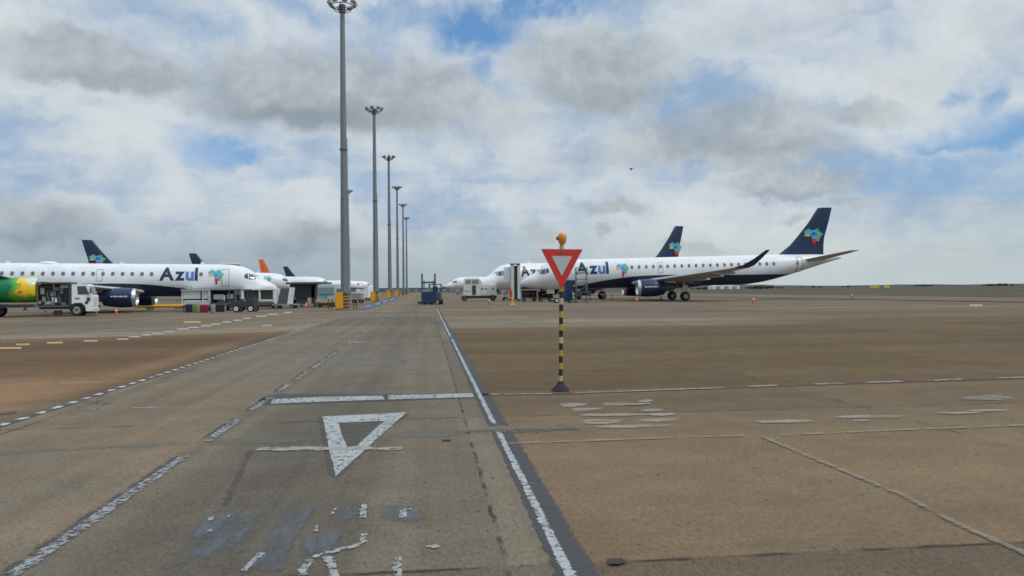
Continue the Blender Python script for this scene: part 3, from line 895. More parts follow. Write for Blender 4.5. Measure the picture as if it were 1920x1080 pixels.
    def windows(s, qs, z=4.02, wd=.30, ht=.42, name='window', m=None):
        first = None
        for q in qs:
            fl = MB(); w2, h2 = wd / 2, ht / 2; c = .09
            fl.poly([(q - w2 + c, z - h2, 0), (q + w2 - c, z - h2, 0), (q + w2, z - h2 + c, 0), (q + w2, z + h2 - c, 0), (q + w2 - c, z + h2, 0), (q - w2 + c, z + h2, 0), (q - w2, z + h2 - c, 0), (q - w2, z - h2 + c, 0)])
            s.decal(fl, name, m or WGLASS, raw=True)
    def frame(s, q, z0, z1, wd, t=.05, name='door', m=GREY):
        fl = MB(); a, b = q - wd / 2, q + wd / 2
        fl.poly([(a, z0, 0), (a + t, z0, 0), (a + t, z1, 0), (a, z1, 0)]); fl.poly([(b - t, z0, 0), (b, z0, 0), (b, z1, 0), (b - t, z1, 0)])
        fl.poly([(a + t, z0, 0), (b - t, z0, 0), (b - t, z0 + t, 0), (a + t, z0 + t, 0)]); fl.poly([(a + t, z1 - t, 0), (b - t, z1 - t, 0), (b - t, z1, 0), (a + t, z1, 0)])
        s.decal(fl, name, m, raw=True)
    def word(s, txt, cols, q0, z0, size, gap=0.0, name='lettering'):
        x = 0
        for i, ch in enumerate(txt):
            cu = bpy.data.curves.new('t', 'FONT'); cu.body = ch; cu.size = size; cu.offset = .038 * size; cu.resolution_u = 4
            to = bpy.data.objects.new('t', cu); COL.objects.link(to)
            bpy.context.view_layer.update()
            me = bpy.data.meshes.new_from_object(to)
            fl = MB(); fl.bm.from_mesh(me)
            COL.objects.unlink(to); bpy.data.objects.remove(to); bpy.data.meshes.remove(me)
            xs = [v.co.x for v in fl.bm.verts]; lo, hi = min(xs), max(xs)
            for v in fl.bm.verts: v.co.x += x - lo
            x += hi - lo + gap
            s.decal(fl, name, cols[i], q0=q0, z0=z0)
    def emblem(s, q0, z0, size):
        for m, pts in MAPQ:
            fl = MB(); fl.poly([(a * size * 1.0, b * size, 0) for a, b in pts]); s.decal(fl, 'emblem_tile', m, q0=q0, z0=z0, off=.018)
    def fin_emblem(s, q0, z0, size, hw=.22):
        for m, pts in MAPQ:
            fl = MB()
            fl.prism([(-(q0 + (a * size * 1.15 if s.side == 1 else (1 - a) * size * 1.15)), z0 + b * size) for a, b in pts], -hw, hw)
            s.add(fl, 'fin_emblem_tile', m)

def yawvec(px_n, Dn, px_g, Dg): # heading from gear to nose
    a = Vector((gx(px_n, Dn), Dn)); b = Vector((gx(px_g, Dg), Dg)); d = a - b
    return math.atan2(d.y, d.x)
def gear_from_nose(px_n, Dn, yaw, gearlen=18.7):
    return (gx(px_n, Dn) - math.cos(yaw) * gearlen, Dn - math.sin(yaw) * gearlen, 0)

RP = 'airliners parked on the right apron'; LP = 'airliners parked on the left apron'
NVY4 = [NAVY, NAVY, MIDBLUE, NAVY]
# near right airliner: nose to the left, slightly towards the camera
yaw = R(180) + R(2.5)
J = Jet('airliner', 'large white and navy airliner behind the yield sign, nose pointing left, whole side shown', (gx(1272, 90.5), 90.5, 0), yaw, -1.0, side=1, group=RP)
qs = [8.9 + .0 + .835 * i for i in range(26)]
J.windows([9.75] + [13.0 + .835 * i for i in range(21)] + [32.6 + J.t])
J.frame(16.35, 3.25, 4.5, .6, name='overwing_exit')
J.frame(5.0, 2.75, 4.65, .85, .07); J.frame(32.9 + J.t, 3.0, 4.75, .75, .08)
J.word('Azul', NVY4, 6.5, 3.40, 1.85, .07)
J.emblem(11.05, 2.85, 1.7)
J.fin_emblem(33.75, 5.95, 2.2, .17)
fl = MB(); fl.poly([(0, 0, 0), (.32, 0, 0), (.32, .2, 0), (0, .2, 0)]); J.decal(fl, 'flag_mark', GREEN, q0=33.9, z0=4.12)
J.word('PR', [GREY] * 2, 34.5, 4.12, .26, .05, 'registration')
R1 = J
# far right airliner, yawed
Dn, Df = 101.0, 117.0
yaw = math.atan2(-16.5, -30.0)
J = Jet('airliner', 'white and navy airliner behind the larger right one, its cockpit left of the yield sign', gear_from_nose(897, 100.0, yaw, 18.7 * 35.9 / 38.3), yaw, -.9, length=35.9, side=1, group=RP)
J.windows([10.4 + .83 * i for i in range(20)])
J.word('Azul', NVY4, 5.6, 3.40, 1.8, .07); J.emblem(9.9, 2.75, 1.95); J.fin_emblem(34.2 + J.t, 5.75, 2.4)
J.frame(5.0, 2.75, 4.65, .85)
R2 = J
# third at right, only nose visible
yaw = math.atan2(-12, -36)
J = Jet('airliner', 'distant white airliner nose seen left of the white service truck', gear_from_nose(834, 222.0, yaw, 18.7 * 35.9 / 38.3), yaw, -.6, length=35.9, side=1, group=RP, detail=1)

# near left airliner, nose right, starboard side shown
yaw = R(13)
J = Jet('airliner', 'long white and navy airliner behind the tank truck, nose pointing right', gear_from_nose(521, 84.5, yaw, 18.7 * 1.03), yaw, -.5, length=39.5, side=-1, group=LP)
J.root.location.z = -.55
J.windows([7.75] + [12.6 + .93 * i for i in range(24)], wd=.34)
J.frame(5.3, 2.75, 4.6, .75); J.frame(9.2, 1.95, 2.7, 1.1, name='cargo_door'); J.frame(17.58, 3.25, 4.5, .6, name='overwing_exit')
J.word('Azul', NVY4, 11.85, 3.40, 1.85, .07)
J.emblem(7.15, 2.85, 1.75)
J.fin_emblem(34.15, 5.85, 2.4)
mb = MB(); mb.sph((-22.8, 0, 5.1), 1, (.95, .5, .22), 14); J.add(mb, 'satellite_antenna', WHITE, smooth=60)
L1 = J
def left(fin_px, Df, yaw, label, fin=NAVY, kind='blue', length=35.9, tall=10.55, detail=1, letters=True, emb=True):
    yaw = R(yaw); t_ = length - 38.3; k_ = length / 38.3
    d = 36.6 + t_ - 18.7 * k_
    loc = (gx(fin_px, Df) + math.cos(yaw) * d, Df + math.sin(yaw) * d, 0)
    J = Jet('airliner', label, loc, yaw, -.5, length=length, side=-1, group=LP, fin=fin, kind=kind, tall=tall, detail=detail)
    if emb: J.fin_emblem(33.6 + J.t, 5.6, 2.5)
    if letters:
        J.word('Azul', NVY4, 11.6, 3.40, 1.8, .07); J.emblem(7.1, 2.9, 1.75); J.windows([12 + .9 * i for i in range(16)])
    return J
left(163, 134, 29, 'second left airliner, tall navy tail above the tank truck, nose beyond the nearer nose', length=38.3)
left(361, 184, 25, 'airliner whose small plain navy tail tip shows above the lettering of the near left airliner', letters=False, emb=False)
left(489, 268, 22, 'distant white airliner with an orange tail fin', fin=ORANGE, kind='grey', length=38.3, tall=12.4, letters=False, emb=False)
left(535, 290, 22, 'distant white airliner, small navy tail tip right of the orange tail', letters=False, emb=False)
# high box truck behind the near left airliner, only its roof shows
t = thing('catering_truck', (gx(433, 112), 112, 0), R(10), 'high white box truck behind the near left airliner, only its roof edge visible', 'truck')
mb = MB(); mb.box((0, 0, 4.2), (2.3, 2.4, 2.3), bev=.05); mb.build('box_body', DGREY, t)
mb = MB(); mb.box((0, 0, 5.5), (2.5, 2.6, .25), bev=.05); mb.build('roof', WHITE, t)
mb = MB(); mb.box((1.9, 0, 1.6), (1.5, 2.2, 2.0), bev=.15); mb.build('cab', WHITE, t)
mb = MB(); mb.box((0, 0, .8), (5.2, 1.8, .3)); mb.build('chassis', DARK, t)
mb = MB(); mb.cyl((-1, -.8, .9), (1, -.8, 3.1), .08, n=8); mb.cyl((1, -.8, .9), (-1, -.8, 3.1), .08, n=8); mb.build('scissor_lift', GREY, t)
for xx in (-1.8, 1.8):
    for yy in (-.9, .9):
        mb = MB(); mb.lathe([(-.13, .3), (-.13, .45), (.13, .45), (.13, .3)], (xx, yy, .45), 'Y', 16); mb.build('wheel', BLACK, t)

# ---------------------------------------------------------------- light masts
def make_mast(label):
    t = thing('light_mast', (0, 0, 0), 0, label, 'light mast', 'floodlight masts along the service road')
    H = 25.2
    mb = MB(); mb.cyl((0, 0, 1.3), (0, 0, 9), .33, .295, 24); mb.cyl((0, 0, 9), (0, 0, 9.02), .31, .31, 24); mb.cyl((0, 0, 9.02), (0, 0, 17), .28, .245, 24)
    mb.cyl((0, 0, 17), (0, 0, H - .4), .235, .19, 24); mb.build('pole', GALV, t, smooth=40)
    mb = MB(); mb.cyl((.34, -.1, 1.4), (.25, -.08, 14), .035, n=6); mb.cyl((.40, .0, 1.4), (.30, .02, 14), .03, n=6); mb.build('cable_duct', GREY, t)
    mb = MB(); mb.cyl((0, 0, 13.0), (0, 0, 13.12), .33, n=16); mb.build('joint_collar', DGREY, t)
    mb = MB(); n = 16
    for i in range(n):
        a, b = 2 * math.pi * i / n, 2 * math.pi * (i + 1) / n
        mb.cyl((.95 * math.cos(a), .95 * math.sin(a), H - .35), (.95 * math.cos(b), .95 * math.sin(b), H - .35), .045, n=6)
        mb.cyl((.70 * math.cos(a), .70 * math.sin(a), H - .65), (.70 * math.cos(b), .70 * math.sin(b), H - .65), .035, n=6)
        if i % 4 == 0: mb.cyl((.18 * math.cos(a), .18 * math.sin(a), H - .75), (.95 * math.cos(a), .95 * math.sin(a), H - .35), .04, n=6); 
    mb.cyl((0, 0, H - .9), (0, 0, H - .25), .28, .28, 16)
    hd = mb.build('head_frame', DGREY, t)
    mb = MB(); mb.cyl((0, 0, H - .25), (0, 0, H + .55), .015, n=6); mb.build('lightning_rod', DARK, t)
    for i in range(8):
        a = 2 * math.pi * (i + .5) / 8
        mb = MB(); mb.box((1.08 * math.cos(a), 1.08 * math.sin(a), H - .15), (.26, .42, .30), rz=a, ry=R(35), bev=.03)
        fo = mb.build('floodlight', GREY, hd)
    return t
def mast_base(t, n=5):
    mb = MB()
    mb.box((0, 0, .62), (.74, .74, 1.24), bev=.02); b = mb.build('concrete_base', TAN, t)
    for i in range(n):
        mb = MB(); mb.box((0, 0, .14 + i * .25), (.80, .80, .11), bev=.015); mb.build('black_band', BROWN, b)
    mb = MB(); mb.cyl((0, 0, 1.24), (0, 0, 1.32), .46, n=20); mb.build('flange', DGREY, t)
MLAB = ['tallest and nearest light mast, thick grey steel pole with yellow board at its foot', 'second nearest light mast in the row, its head below the big cloud',
        'third light mast in the row, open V shaped lamp head', 'fourth light mast in the row counting from the nearest', 'fifth light mast in the row, second from the farthest', 'farthest and shortest looking light mast of the row']
m0 = make_mast(MLAB[0]); mast_base(m0)
MP = [(646.5, 64.5), (704.5, 102), (731, 139), (746, 180), (757, 217), (763, 257)]
MPOS = [(gx(a, d), d) for a, d in MP]
for i, (x, y) in enumerate(MPOS):
    o = m0 if i == 0 else copy_tree(m0, MLAB[i])
    o.location = (x, y, 0); o.rotation_euler = (0, R(0), R(17 * i))
    if i == 0: o.scale = (1, 1, 1.022)
mo = copy_tree(m0, 'light mast almost hidden behind the nearest mast, only its lamp head showing either side')
mo.location = (gx(654, 186), 186, 0)
# yellow hazard boards
def board(x, y, label, first=None):
    t = thing('hazard_board', (x, y, 0), 0, label, 'hazard board', 'yellow boards at the mast feet')
    mb = MB(); mb.box((0, 0, .72), (.60, .05, 1.28), bev=.02); mb.build('panel', AMBER, t)
    mb = MB(); mb.cyl((-.15, .06, 0), (-.15, .06, 1.2), .03, n=8); mb.cyl((.15, .06, 0), (.15, .06, 1.2), .03, n=8); mb.box((0, .06, .03), (.5, .3, .05)); mb.build('stand', DARK, t)
    return t
b0 = board(gx(636, 61.5), 61.5, 'largest yellow upright board left of the nearest mast foot')
for i, (dp, lab) in enumerate(((98.5, 'yellow upright board beside the second mast foot'), (135, 'small yellow upright board beside the third mast foot'), (175, 'tiny yellow upright board beside the fourth mast foot'))):
    o = copy_tree(b0, lab); o.location = (gx([699, 729, 744][i], dp), dp, 0)
# guard rail at nearest mast
t = thing('guard_rail', (gx(643, 63), 63, 0), 0, 'rusty low guard rail around the foot of the nearest mast', 'guard rail')
for px in (-1.05, 1.0):
    for py in (-.6, .6): mb = MB(); mb.cyl((px, py, 0), (px, py, .85), .045, n=8); mb.build('post', BROWN, t)
mb = MB(); mb.cyl((-1.05, -.6, .8), (-1.05, .6, .8), .04, n=8); mb.cyl((1.0, -.6, .8), (1.0, .6, .8), .04, n=8); mb.cyl((-1.05, .6, .8), (1, .6, .8), .04, n=8); mb.build('rail', GREY, t)

# ---------------------------------------------------------------- yield sign
foot = gr(1051, 733)
t = thing('yield_sign', foot, R(2), 'red bordered triangular yield sign on a black and yellow striped pole, orange lamp on top', 'road sign')
t.rotation_euler = (R(0), R(.95), R(2))
s_ = foot.y / FPX
Zp = lambda y: (733 - y) * s_
m = bpy.data.materials.new('striped_pole_paint'); m.use_nodes = True
g = G(m.node_tree); b = m.node_tree.nodes['Principled BSDF']
P = g.sep(g.n('ShaderNodeTexCoord').outputs['Object'])
zz_ = g.m('DIVIDE', g.m('SUBTRACT', P[2], Zp(716)), 24.2 * s_)
fr = g.m('FRACT', zz_); idx = g.m('FLOOR', zz_)
isdark = g.m('GREATER_THAN', fr, .48)
cream = g.m('COMPARE', g.m('MODULO', g.m('ADD', idx, 1.0), 3.0), 1.0, .1)
nz = g.noise(g.n('ShaderNodeTexCoord').outputs['Object'], 30, 4, .7)
yel = g.mix(cream, (.50, .30, .03), (.52, .44, .30))
c = g.mix(isdark, g.mix(g.mr(nz, .4, .8, 0, .5), yel, (.2, .14, .06)), (.022, .016, .014))
g.L.new(c, b.inputs['Base Color']); b.inputs['Roughness'].default_value = .55
mb = MB(); mb.cyl((0, 0, Zp(718)), (0, 0, Zp(466)), .031, n=16); mb.build('pole', m, t, smooth=40)
mb = MB(); mb.lathe([(0, .135), (.012, .14), (.03, .125), (.10, .060), (.15, .038), (.155, 0.001)], (0, 0, 0), 'Z', 20); mb.build('base', BLACK, t, smooth=30)
zt, zb_ = Zp(468), Zp(541); hw = 38 * s_
def tri(mb, k_, y0, y1, cz=None):
    cz = zt - (zt - zb_) * .345
    pts = [(-hw, zt), (hw, zt), (.004, zb_), (-.004, zb_)]
    mb.prism([(x * k_, cz + (z - cz) * k_) for x, z in pts], y0, y1)
mb = MB(); tri(mb, 1.0, -.045, -.035)
pl = mb.build('sign_plate', RED, t)
# bevelled rim and white field
mb = MB(); tri(mb, 1.03, -.034, -.028); mb.build('backing_plate', GREY, pl)
mb = MB(); tri(mb, .49, -.049, -.0455)
mb.build('white_field', REFL, pl)
mb = MB(); cz = zt - (zt - zb_) * .345
for (a, b2) in (((-hw, zt), (hw, zt)), ((hw, zt), (0, zb_)), ((0, zb_), (-hw, zt))):
    P1 = (a[0] * .505, -.047, cz + (a[1] - cz) * .505); P2 = (b2[0] * .505, -.047, cz + (b2[1] - cz) * .505)
    mb.cyl(P1, P2, .0022, n=6)
mb.build('field_edge', mat('pale_pink_edge', (.62, .35, .30), .6), pl)
mb = MB(); mb.box((0, -.02, zt - .06), (.10, .05, .03)); mb.box((0, -.02, zt - .35), (.10, .05, .03)); mb.build('bracket', GALV, t)
# lamp
mb = MB(); mb.cyl((0, 0, Zp(467)), (0, 0, Zp(457)), .036, .03, 14); mb.build('lamp_socket', mat('beige_plastic', (.40, .32, .20), .6), t)
mb = MB(); mb.lathe([(Zp(458), .02), (Zp(457), .048), (Zp(452), .062), (Zp(445), .066), (Zp(440), .058), (Zp(437), .03), (Zp(436.5), .002)], (.008, 0, 0), 'Z', 20)
lm = mb.build('lamp', AMBLENS, t, smooth=50)
mb = MB(); mb.cyl((-.05, 0, Zp(447)), (-.082, 0, Zp(447)), .028, n=12); mb.build('lamp_sensor', DGREY, lm)

# ---------------------------------------------------------------- cones
def cone(label, x, y, h=.62):
    t = thing('traffic_cone', (x, y, 0), 0, label, 'traffic cone', 'orange traffic cones on the apron')
    mb = MB(); mb.box((0, 0, .02), (.36, .36, .04), bev=.01); mb.build('foot', CONE, t)
    mb = MB(); mb.lathe([(.04, .14), (h * .42, .088), (h * .42 + .001, .088), (h, .026), (h + .005, .001)], (0, 0, 0), 'Z', 14); c_ = mb.build('body', CONE, t, smooth=40)
    mb = MB(); mb.cyl((0, 0, h * .5), (0, 0, h * .75), .083, .055, 14); mb.build('white_band', WHITE, t)
    return t
CL = [(47, 594, 'orange cone under the rear of the tank truck'), (181, 590, 'orange cone at the front bumper of the tank truck'), (218, 589.5, 'orange cone in front of the left airliner engine'),
      (574, 577.5, 'pinkish red cone before the dark service truck'), (918, 571, 'red cone before the white service truck'), (1194, 567, 'red cone in front of the near right airliner engine intake'),
      (1413, 568, 'red cone alone under the near right airliner wing tip'), (1597, 558.5, 'small dark red cone alone at the far edge of the right apron'), (1240, 562, 'red cone between the engine and the main wheels of the right airliner')]
c0 = None
for (px, py, lab) in CL:
    p = gr(px, py)
    if c0 is None: c0 = cone(lab, p.x, p.y)
    else: o = copy_tree(c0, lab); o.location = p

def settle(t, py, D0):
    """stand a thing built for distance D0 on the sloping apron, where the photo shows its wheels"""
    k = t.location.x / D0
    px = 960 + FPX * k
    p = gr(px, py)
    f = p.y / D0
    t.scale = (f, f, f); t.location = p
# ---------------------------------------------------------------- wheels helper for vehicles
def vwheel(t, x, y, r, w_=.22, name='wheel', rimm=GREY):
    mb = MB(); mb.lathe([(-w_ / 2, r * .6), (-w_ / 2, r * .92), (-w_ * .35, r), (w_ * .35, r), (w_ / 2, r * .92), (w_ / 2, r * .6)], (x, y, r), 'Y', 20)
    o = mb.build(name, BLACK, t, smooth=40)
    mb = MB(); mb.cyl((x, y - w_ * .46, r), (x, y + w_ * .46, r), r * .6, n=18); mb.build('rim', rimm, o)
    mb = MB(); mb.cyl((x, y - w_ * .52, r), (x, y + w_ * .52, r), r * .2, n=10); mb.build('hub', DARK, o)

# ---- tank truck (local x forward = right)
TD = 51.5
def txx(px, D=TD): return gx(px, D)
t = thing('tank_truck', (txx(150), TD, 0), R(3), 'fuel tank truck with a green and yellow tank and white cab at the left edge', 'truck')
kx = FPX / TD
X = lambda px: (px - 150) / kx
Z = lambda py: (592 - py) / kx
m = bpy.data.materials.new('leaf_pattern_tank'); m.use_nodes = True
g = G(m.node_tree); b = m.node_tree.nodes['Principled BSDF']
O = g.n('ShaderNodeTexCoord').outputs['Object']; P = g.sep(O)
vo = g.n('ShaderNodeTexVoronoi'); g.put(vo.inputs['Vector'], g.vm('MULTIPLY', O, (1.0, .2, 1.3))); vo.inputs['Scale'].default_value = 1.7
wv = g.m('ADD', P[0], g.m('MULTIPLY', g.m('SUBTRACT', g.noise(O, 1.6, 3, .6), .5), 1.6))
jz = g.m('ADD', P[2], g.m('MULTIPLY', g.m('SUBTRACT', g.noise(O, 2.5, 3, .7), .5), .9))
c = g.mix(g.mr(wv, X(30), X(40)), (.0, .17, .06), (.09, .36, .04))
c = g.mix(g.m('MULTIPLY', g.mr(jz, Z(560), Z(548)), g.mr(wv, X(44), X(52))), c, (.85, .52, .01))
c = g.mix(g.m('MULTIPLY', g.mr(jz, Z(537), Z(531)), g.mr(wv, X(60), X(68))), c, (.62, .66, .52))
c = g.mix(g.m('MULTIPLY', g.mr(jz, Z(562), Z(570)), g.mr(wv, X(50), X(20), .5, 1)), c, (.02, .16, .015))
red = g.mr(g.vm('LENGTH', g.vm('MULTIPLY', g.vm('SUBTRACT', O, (X(36), 0, Z(548))), (1, 0, 1.3))), .16, .10)
red2 = g.mr(g.vm('LENGTH', g.vm('MULTIPLY', g.vm('SUBTRACT', O, (X(52), 0, Z(547))), (1, 0, 1.3))), .18, .10)
c = g.mix(g.m('MULTIPLY', g.m('MAXIMUM', red, red2), .75), c, (.42, .07, .01))
g.L.new(c, b.inputs['Base Color']); b.inputs['Roughness'].default_value = .3
mb = MB(); rings = []
zc, hz_, hy = (Z(520) + Z(566)) / 2, (Z(520) - Z(566)) / 2, 1.15
for (px, f) in ((-120, .9), (-116, .98), (-112, 1), (68, 1), (74, .98), (77.5, .9)):
    rings.append([Vector((X(px), hy * f * math.copysign(abs(math.sin(a)) ** .8, math.sin(a)), zc + hz_ * f * math.copysign(abs(math.cos(a)) ** .8, math.cos(a)))) for a in [2 * math.pi * i / 28 for i in range(28)]])
mb.loft(rings); mb.build('tank', m, t, smooth=45)
mb = MB(); mb.box(((X(-115) + X(80)) / 2, 0, Z(572)), (X(80) - X(-115), .9, .22)); mb.box(((X(30) + X(84)) / 2, -.95, Z(569.5)), (X(84) - X(34), .1, .06)); mb.box(((X(80) + X(145)) / 2, 0, Z(576)), (X(145) - X(80), .8, .2), bev=.02)
mb.build('chassis', DGREY, t)
# pump module
mb = MB(); x0, x1 = X(80), X(140)
for (xx, yy) in ((x0 + .05, -1.05), (x1 - .06, -1.05), (x0 + .05, 1.05), (x1 - .06, 1.05), ((x0 + x1) / 2, -1.05)): mb.box((xx, yy, (Z(530) + Z(574)) / 2), (.08, .08, Z(530) - Z(574)))
mb.box(((x0 + x1) / 2, 0, Z(530.5)), (x1 - x0, 2.2, .10)); mb.box(((x0 + x1) / 2, 0, Z(573)), (x1 - x0, 2.2, .10))
mb.box(((x0 + x1) / 2, .3, (Z(532) + Z(572)) / 2), (x1 - x0 - .2, 1.2, Z(532) - Z(572)))
pm = mb.build('pump_cabinet', DGREY, t)
rnd = random.Random(7)
pan = [(87, 545, 7, 12, OFFW), (125, 537, 14, 6, OFFW), (106, 551, 9, 8, GREY), (99, 567, 17, 6, OFFW), (108, 562, 10, 9, WHITE), (98, 536, 22, 8, DARK), (118, 560, 9, 20, DARK), (101, 555, 8, 5, DARK), (120, 545, 6, 12, GREY), (112, 541, 8, 6, GREY), (133, 550, 10, 24, DARK), (124, 569, 8, 5, GREY), (90, 560, 6, 9, GREY)]
for (cx, cy, wd, ht, mm) in pan:
    mb = MB(); mb.box((X(cx), -.42 - rnd.random() * .3, Z(cy)), (wd / kx, .12, ht / kx), bev=.01); mb.build('pump_fitting', mm, pm)
mb = MB()
for (cx, cy) in ((96, 548), (104, 560), (116, 552)): mb.cyl((X(cx), -.75, Z(cy)), (X(cx) + .1, -.72, Z(cy + 16)), .035, n=8)
mb.sph((X(78), -1.1, Z(572.5)), .08); mb.sph((X(95), -1.1, Z(581)), .09)
mb.build('hose_pipe', GALV, pm)
# cab
mb = MB()
mb.prism([(X(141), Z(577)), (X(141), Z(533.5)), (X(168), Z(533)), (X(171), Z(536)), (X(177), Z(552)), (X(179.5), Z(556)), (X(179.5), Z(583)), (X(166), Z(583)), (X(164), Z(574)), (X(158), Z(568)), (X(146), Z(568)), (X(142), Z(573))], -1.05, 1.05)
cb = mb.build('cab', WHITE, t)
mb = MB(); mb.prism([(X(152), Z(552)), (X(151), Z(537)), (X(166), Z(536.5)), (X(172), Z(552))], -1.07, 1.07); mb.build('side_window', GLASS, cb)
mb = MB(); mb.prism([(X(169.6), Z(537)), (X(171.5), Z(536.8)), (X(178), Z(553)), (X(176.5), Z(553.5))], -.9, .9); mb.build('windscreen', GLASS, cb)
mb = MB(); mb.box((X(151), -1.07, Z(559)), (.32, .03, .1)); mb.build('door_handle', GREY, cb)
mb = MB(); mb.box((X(171), -1.08, Z(561)), (.22, .04, .22), bev=.02); mb.box((X(167.5), -1.07, Z(567)), (.2, .03, .18)); mb.build('side_vent', DARK, cb)
mb = MB(); mb.box((X(180), 0, Z(581)), (.12, 2.1, .22), bev=.03); mb.build('bumper', OFFW, cb)
mb = MB(); mb.box((X(180.5), -.8, Z(570)), (.06, .26, .18)); mb.build('headlight', REFL, cb)
mb = MB(); mb.box((X(180.5), .8, Z(570)), (.06, .26, .18)); mb.build('headlight', REFL, cb)
mb = MB(); mb.box((X(176), -1.25, Z(545)), (.08, .2, .34), bev=.02); mb.build('mirror', DARK, cb)
mb = MB(); mb.prism([(X(140), Z(580)), (X(137), Z(572)), (X(146), Z(567.5)), (X(159), Z(567.5)), (X(165), Z(574)), (X(166), Z(580)), (X(163), Z(580)), (X(157), Z(571)), (X(147), Z(571)), (X(143), Z(580))], -1.1, -.75); mb.build('mudguard', BLACK, t)
for y in (-.92, .92): vwheel(t, X(149.5), y, .41, .28)
for xx in (-2, 4):
    for y in (-.92, .92): vwheel(t, X(xx) - (0.0 if xx > 0 else 1.0), y, .42, .3)
mb = MB(); mb.box((X(116), -.95, Z(585)), (.5, .3, .3), bev=.03); mb.build('battery_box', BLACK, t)

settle(t, 592, TD)
t.rotation_euler = (0, 0, R(19)); t.scale = (t.scale[0] * .92, t.scale[1] * .9, t.scale[2])
# ---- generic boxy vehicle pieces
def M1(t, name, m, items, parent=None, bev=.02):
    mb = MB()
    for (c_, d) in items: mb.box(c_, d, bev=bev if min(d) > bev * 3 else 0)
    return mb.build(name, m, parent or t)

# ---- yellow tow bar under left jet
t = thing('tow_bar', (gx(300, 66), 66, 0), R(1), 'long yellow tow bar on the ground left of the luggage trolleys', 'tow bar')
mb = MB(); mb.cyl((-2.1, 0, .30), (2.0, 0, .30), .13, n=12); mb.build('bar', AMBER, t, smooth=40)
mb = MB(); mb.cyl((2.0, 0, .3), (2.5, 0, .3), .06, n=8); mb.lathe([(-.04, .10), (.04, .10), (.04, .05), (-.04, .05)], (2.6, 0, .3), 'Y', 14); mb.build('hitch', DARK, t)
for x in (-.9, -.6): vwheel(t, x, -.25, .16, .1)
mb = MB(); mb.cyl((-.75, 0, .2), (-.75, 0, .62), .05, n=8); mb.build('jack_post', YELLOW, t)
settle(t, 580.5, 66)

# ---- white covered luggage trolley
TD2 = 58.0; kx = FPX / TD2
base_y = gr(370, 584).y
def trolley(px0, px1, D, label, cover, inside, name='luggage_trolley', z0=.62, z1=1.68, group='luggage trolleys on the left apron'):
    k_ = FPX / D; L = (px1 - px0) / k_
    t = thing(name, (gx((px0 + px1) / 2, D), D, 0), R(2), label, 'trolley', group)
    M1(t, 'deck', DGREY, [((0, 0, .42), (L, 1.4, .10))])
    M1(t, 'body', cover, [((0, .62, (z0 + z1) / 2), (L, .06, z1 - z0)), ((-L / 2 + .04, 0, (z0 + z1) / 2), (.08, 1.3, z1 - z0)), ((L / 2 - .04, 0, (z0 + z1) / 2), (.08, 1.3, z1 - z0)), ((0, 0, z1), (L + .06, 1.46, .07)), ((L * .27, -.68, (z0 + z1) / 2), (.06, .06, z1 - z0)), ((0, -.70, z0), (L, .06, .12))])
    if inside:
        for i, (mm, xx, w_, zc_, h_) in enumerate(inside):
            mb = MB(); mb.box((xx, -.35, zc_), (w_, .5, h_), bev=.04); mb.build('curtain' if mm is cover else 'load_cover', mm, t)
    mb = MB(); mb.cyl((-L / 2, 0, .3), (-L / 2 - .8, 0, .25), .035, n=8); mb.build('drawbar', DARK, t)
    for xx in (-L / 2 + .3, L / 2 - .3):
        for yy in (-.6, .6): vwheel(t, xx, yy, .2, .12)
    if px0 < 600: settle(t, 584 if px0 < 390 else 583, D)
    return t
trolley(347, 398, 60.5, 'white covered luggage trolley with luggage standing in front', OFFW, [(OFFW, -.3, 1.35, 1.32, .66), (OFFW, .72, .48, 1.32, .66), (OFFW, 0, 1.9, .78, .22)])
trolley(400, 446, 61.5, 'dark open luggage trolley between the white trolley and the tractor', DGREY, [(LAV, -.35, .8, 1.12, .42), (LAV, .55, .5, 1.15, .4), (OFFW, .1, .1, .9, .7), (DARK, .3, 1.4, .75, .25)])
def suitcase(px, py, wd, h, mm, label):
    p = gr(px, py); k_ = FPX / p.y
    t = thing('suitcase', p, R(random.Random(px).uniform(-20, 20)), label, 'suitcase', 'luggage standing before the trolleys')
    wd *= p.y / 58; h *= p.y / 58
    mb = MB(); mb.box((0, 0, h / 2 + .04), (wd, .28, h), bev=.05); mb.build('shell', mm, t, smooth=30)
    mb = MB(); mb.cyl((-.08, 0, h), (-.08, 0, h + .12), .012, n=6); mb.cyl((.08, 0, h), (.08, 0, h + .12), .012, n=6); mb.cyl((-.08, 0, h + .12), (.08, 0, h + .12), .014, n=6); mb.build('handle', DARK, t)
    mb = MB(); mb.cyl((-wd * .35, -.1, .025), (-wd * .35, .1, .025), .025, n=8); mb.cyl((wd * .35, -.1, .025), (wd * .35, .1, .025), .025, n=8); mb.build('caster', BLACK, t)
suitcase(354.5, 586, .46, .6, mat('navy_cloth', (.012, .014, .03), .7), 'dark navy suitcase, leftmost of the luggage before the white trolley')
suitcase(364.5, 586, .24, .62, mat('lime_plastic', (.12, .26, .06), .5), 'lime green suitcase beside the navy one')
suitcase(371, 586, .22, .6, mat('beige_cloth', (.30, .25, .18), .7), 'narrow beige suitcase between the green and crimson ones')
suitcase(383, 586.5, .62, .56, CRIM, 'wide crimson suitcase before the white trolley')
suitcase(399.5, 586.5, .26, .6, mat('silver_plastic', (.32, .32, .34), .4), 'silver grey suitcase right of the crimson one')
suitcase(413, 585.5, .6, .55, mat('black_cloth', (.02, .015, .015), .8), 'wide black suitcase before the dark trolley')
suitcase(431, 582.5, .5, .45, BROWN, 'brown suitcase between the dark trolley and the tractor wheel')
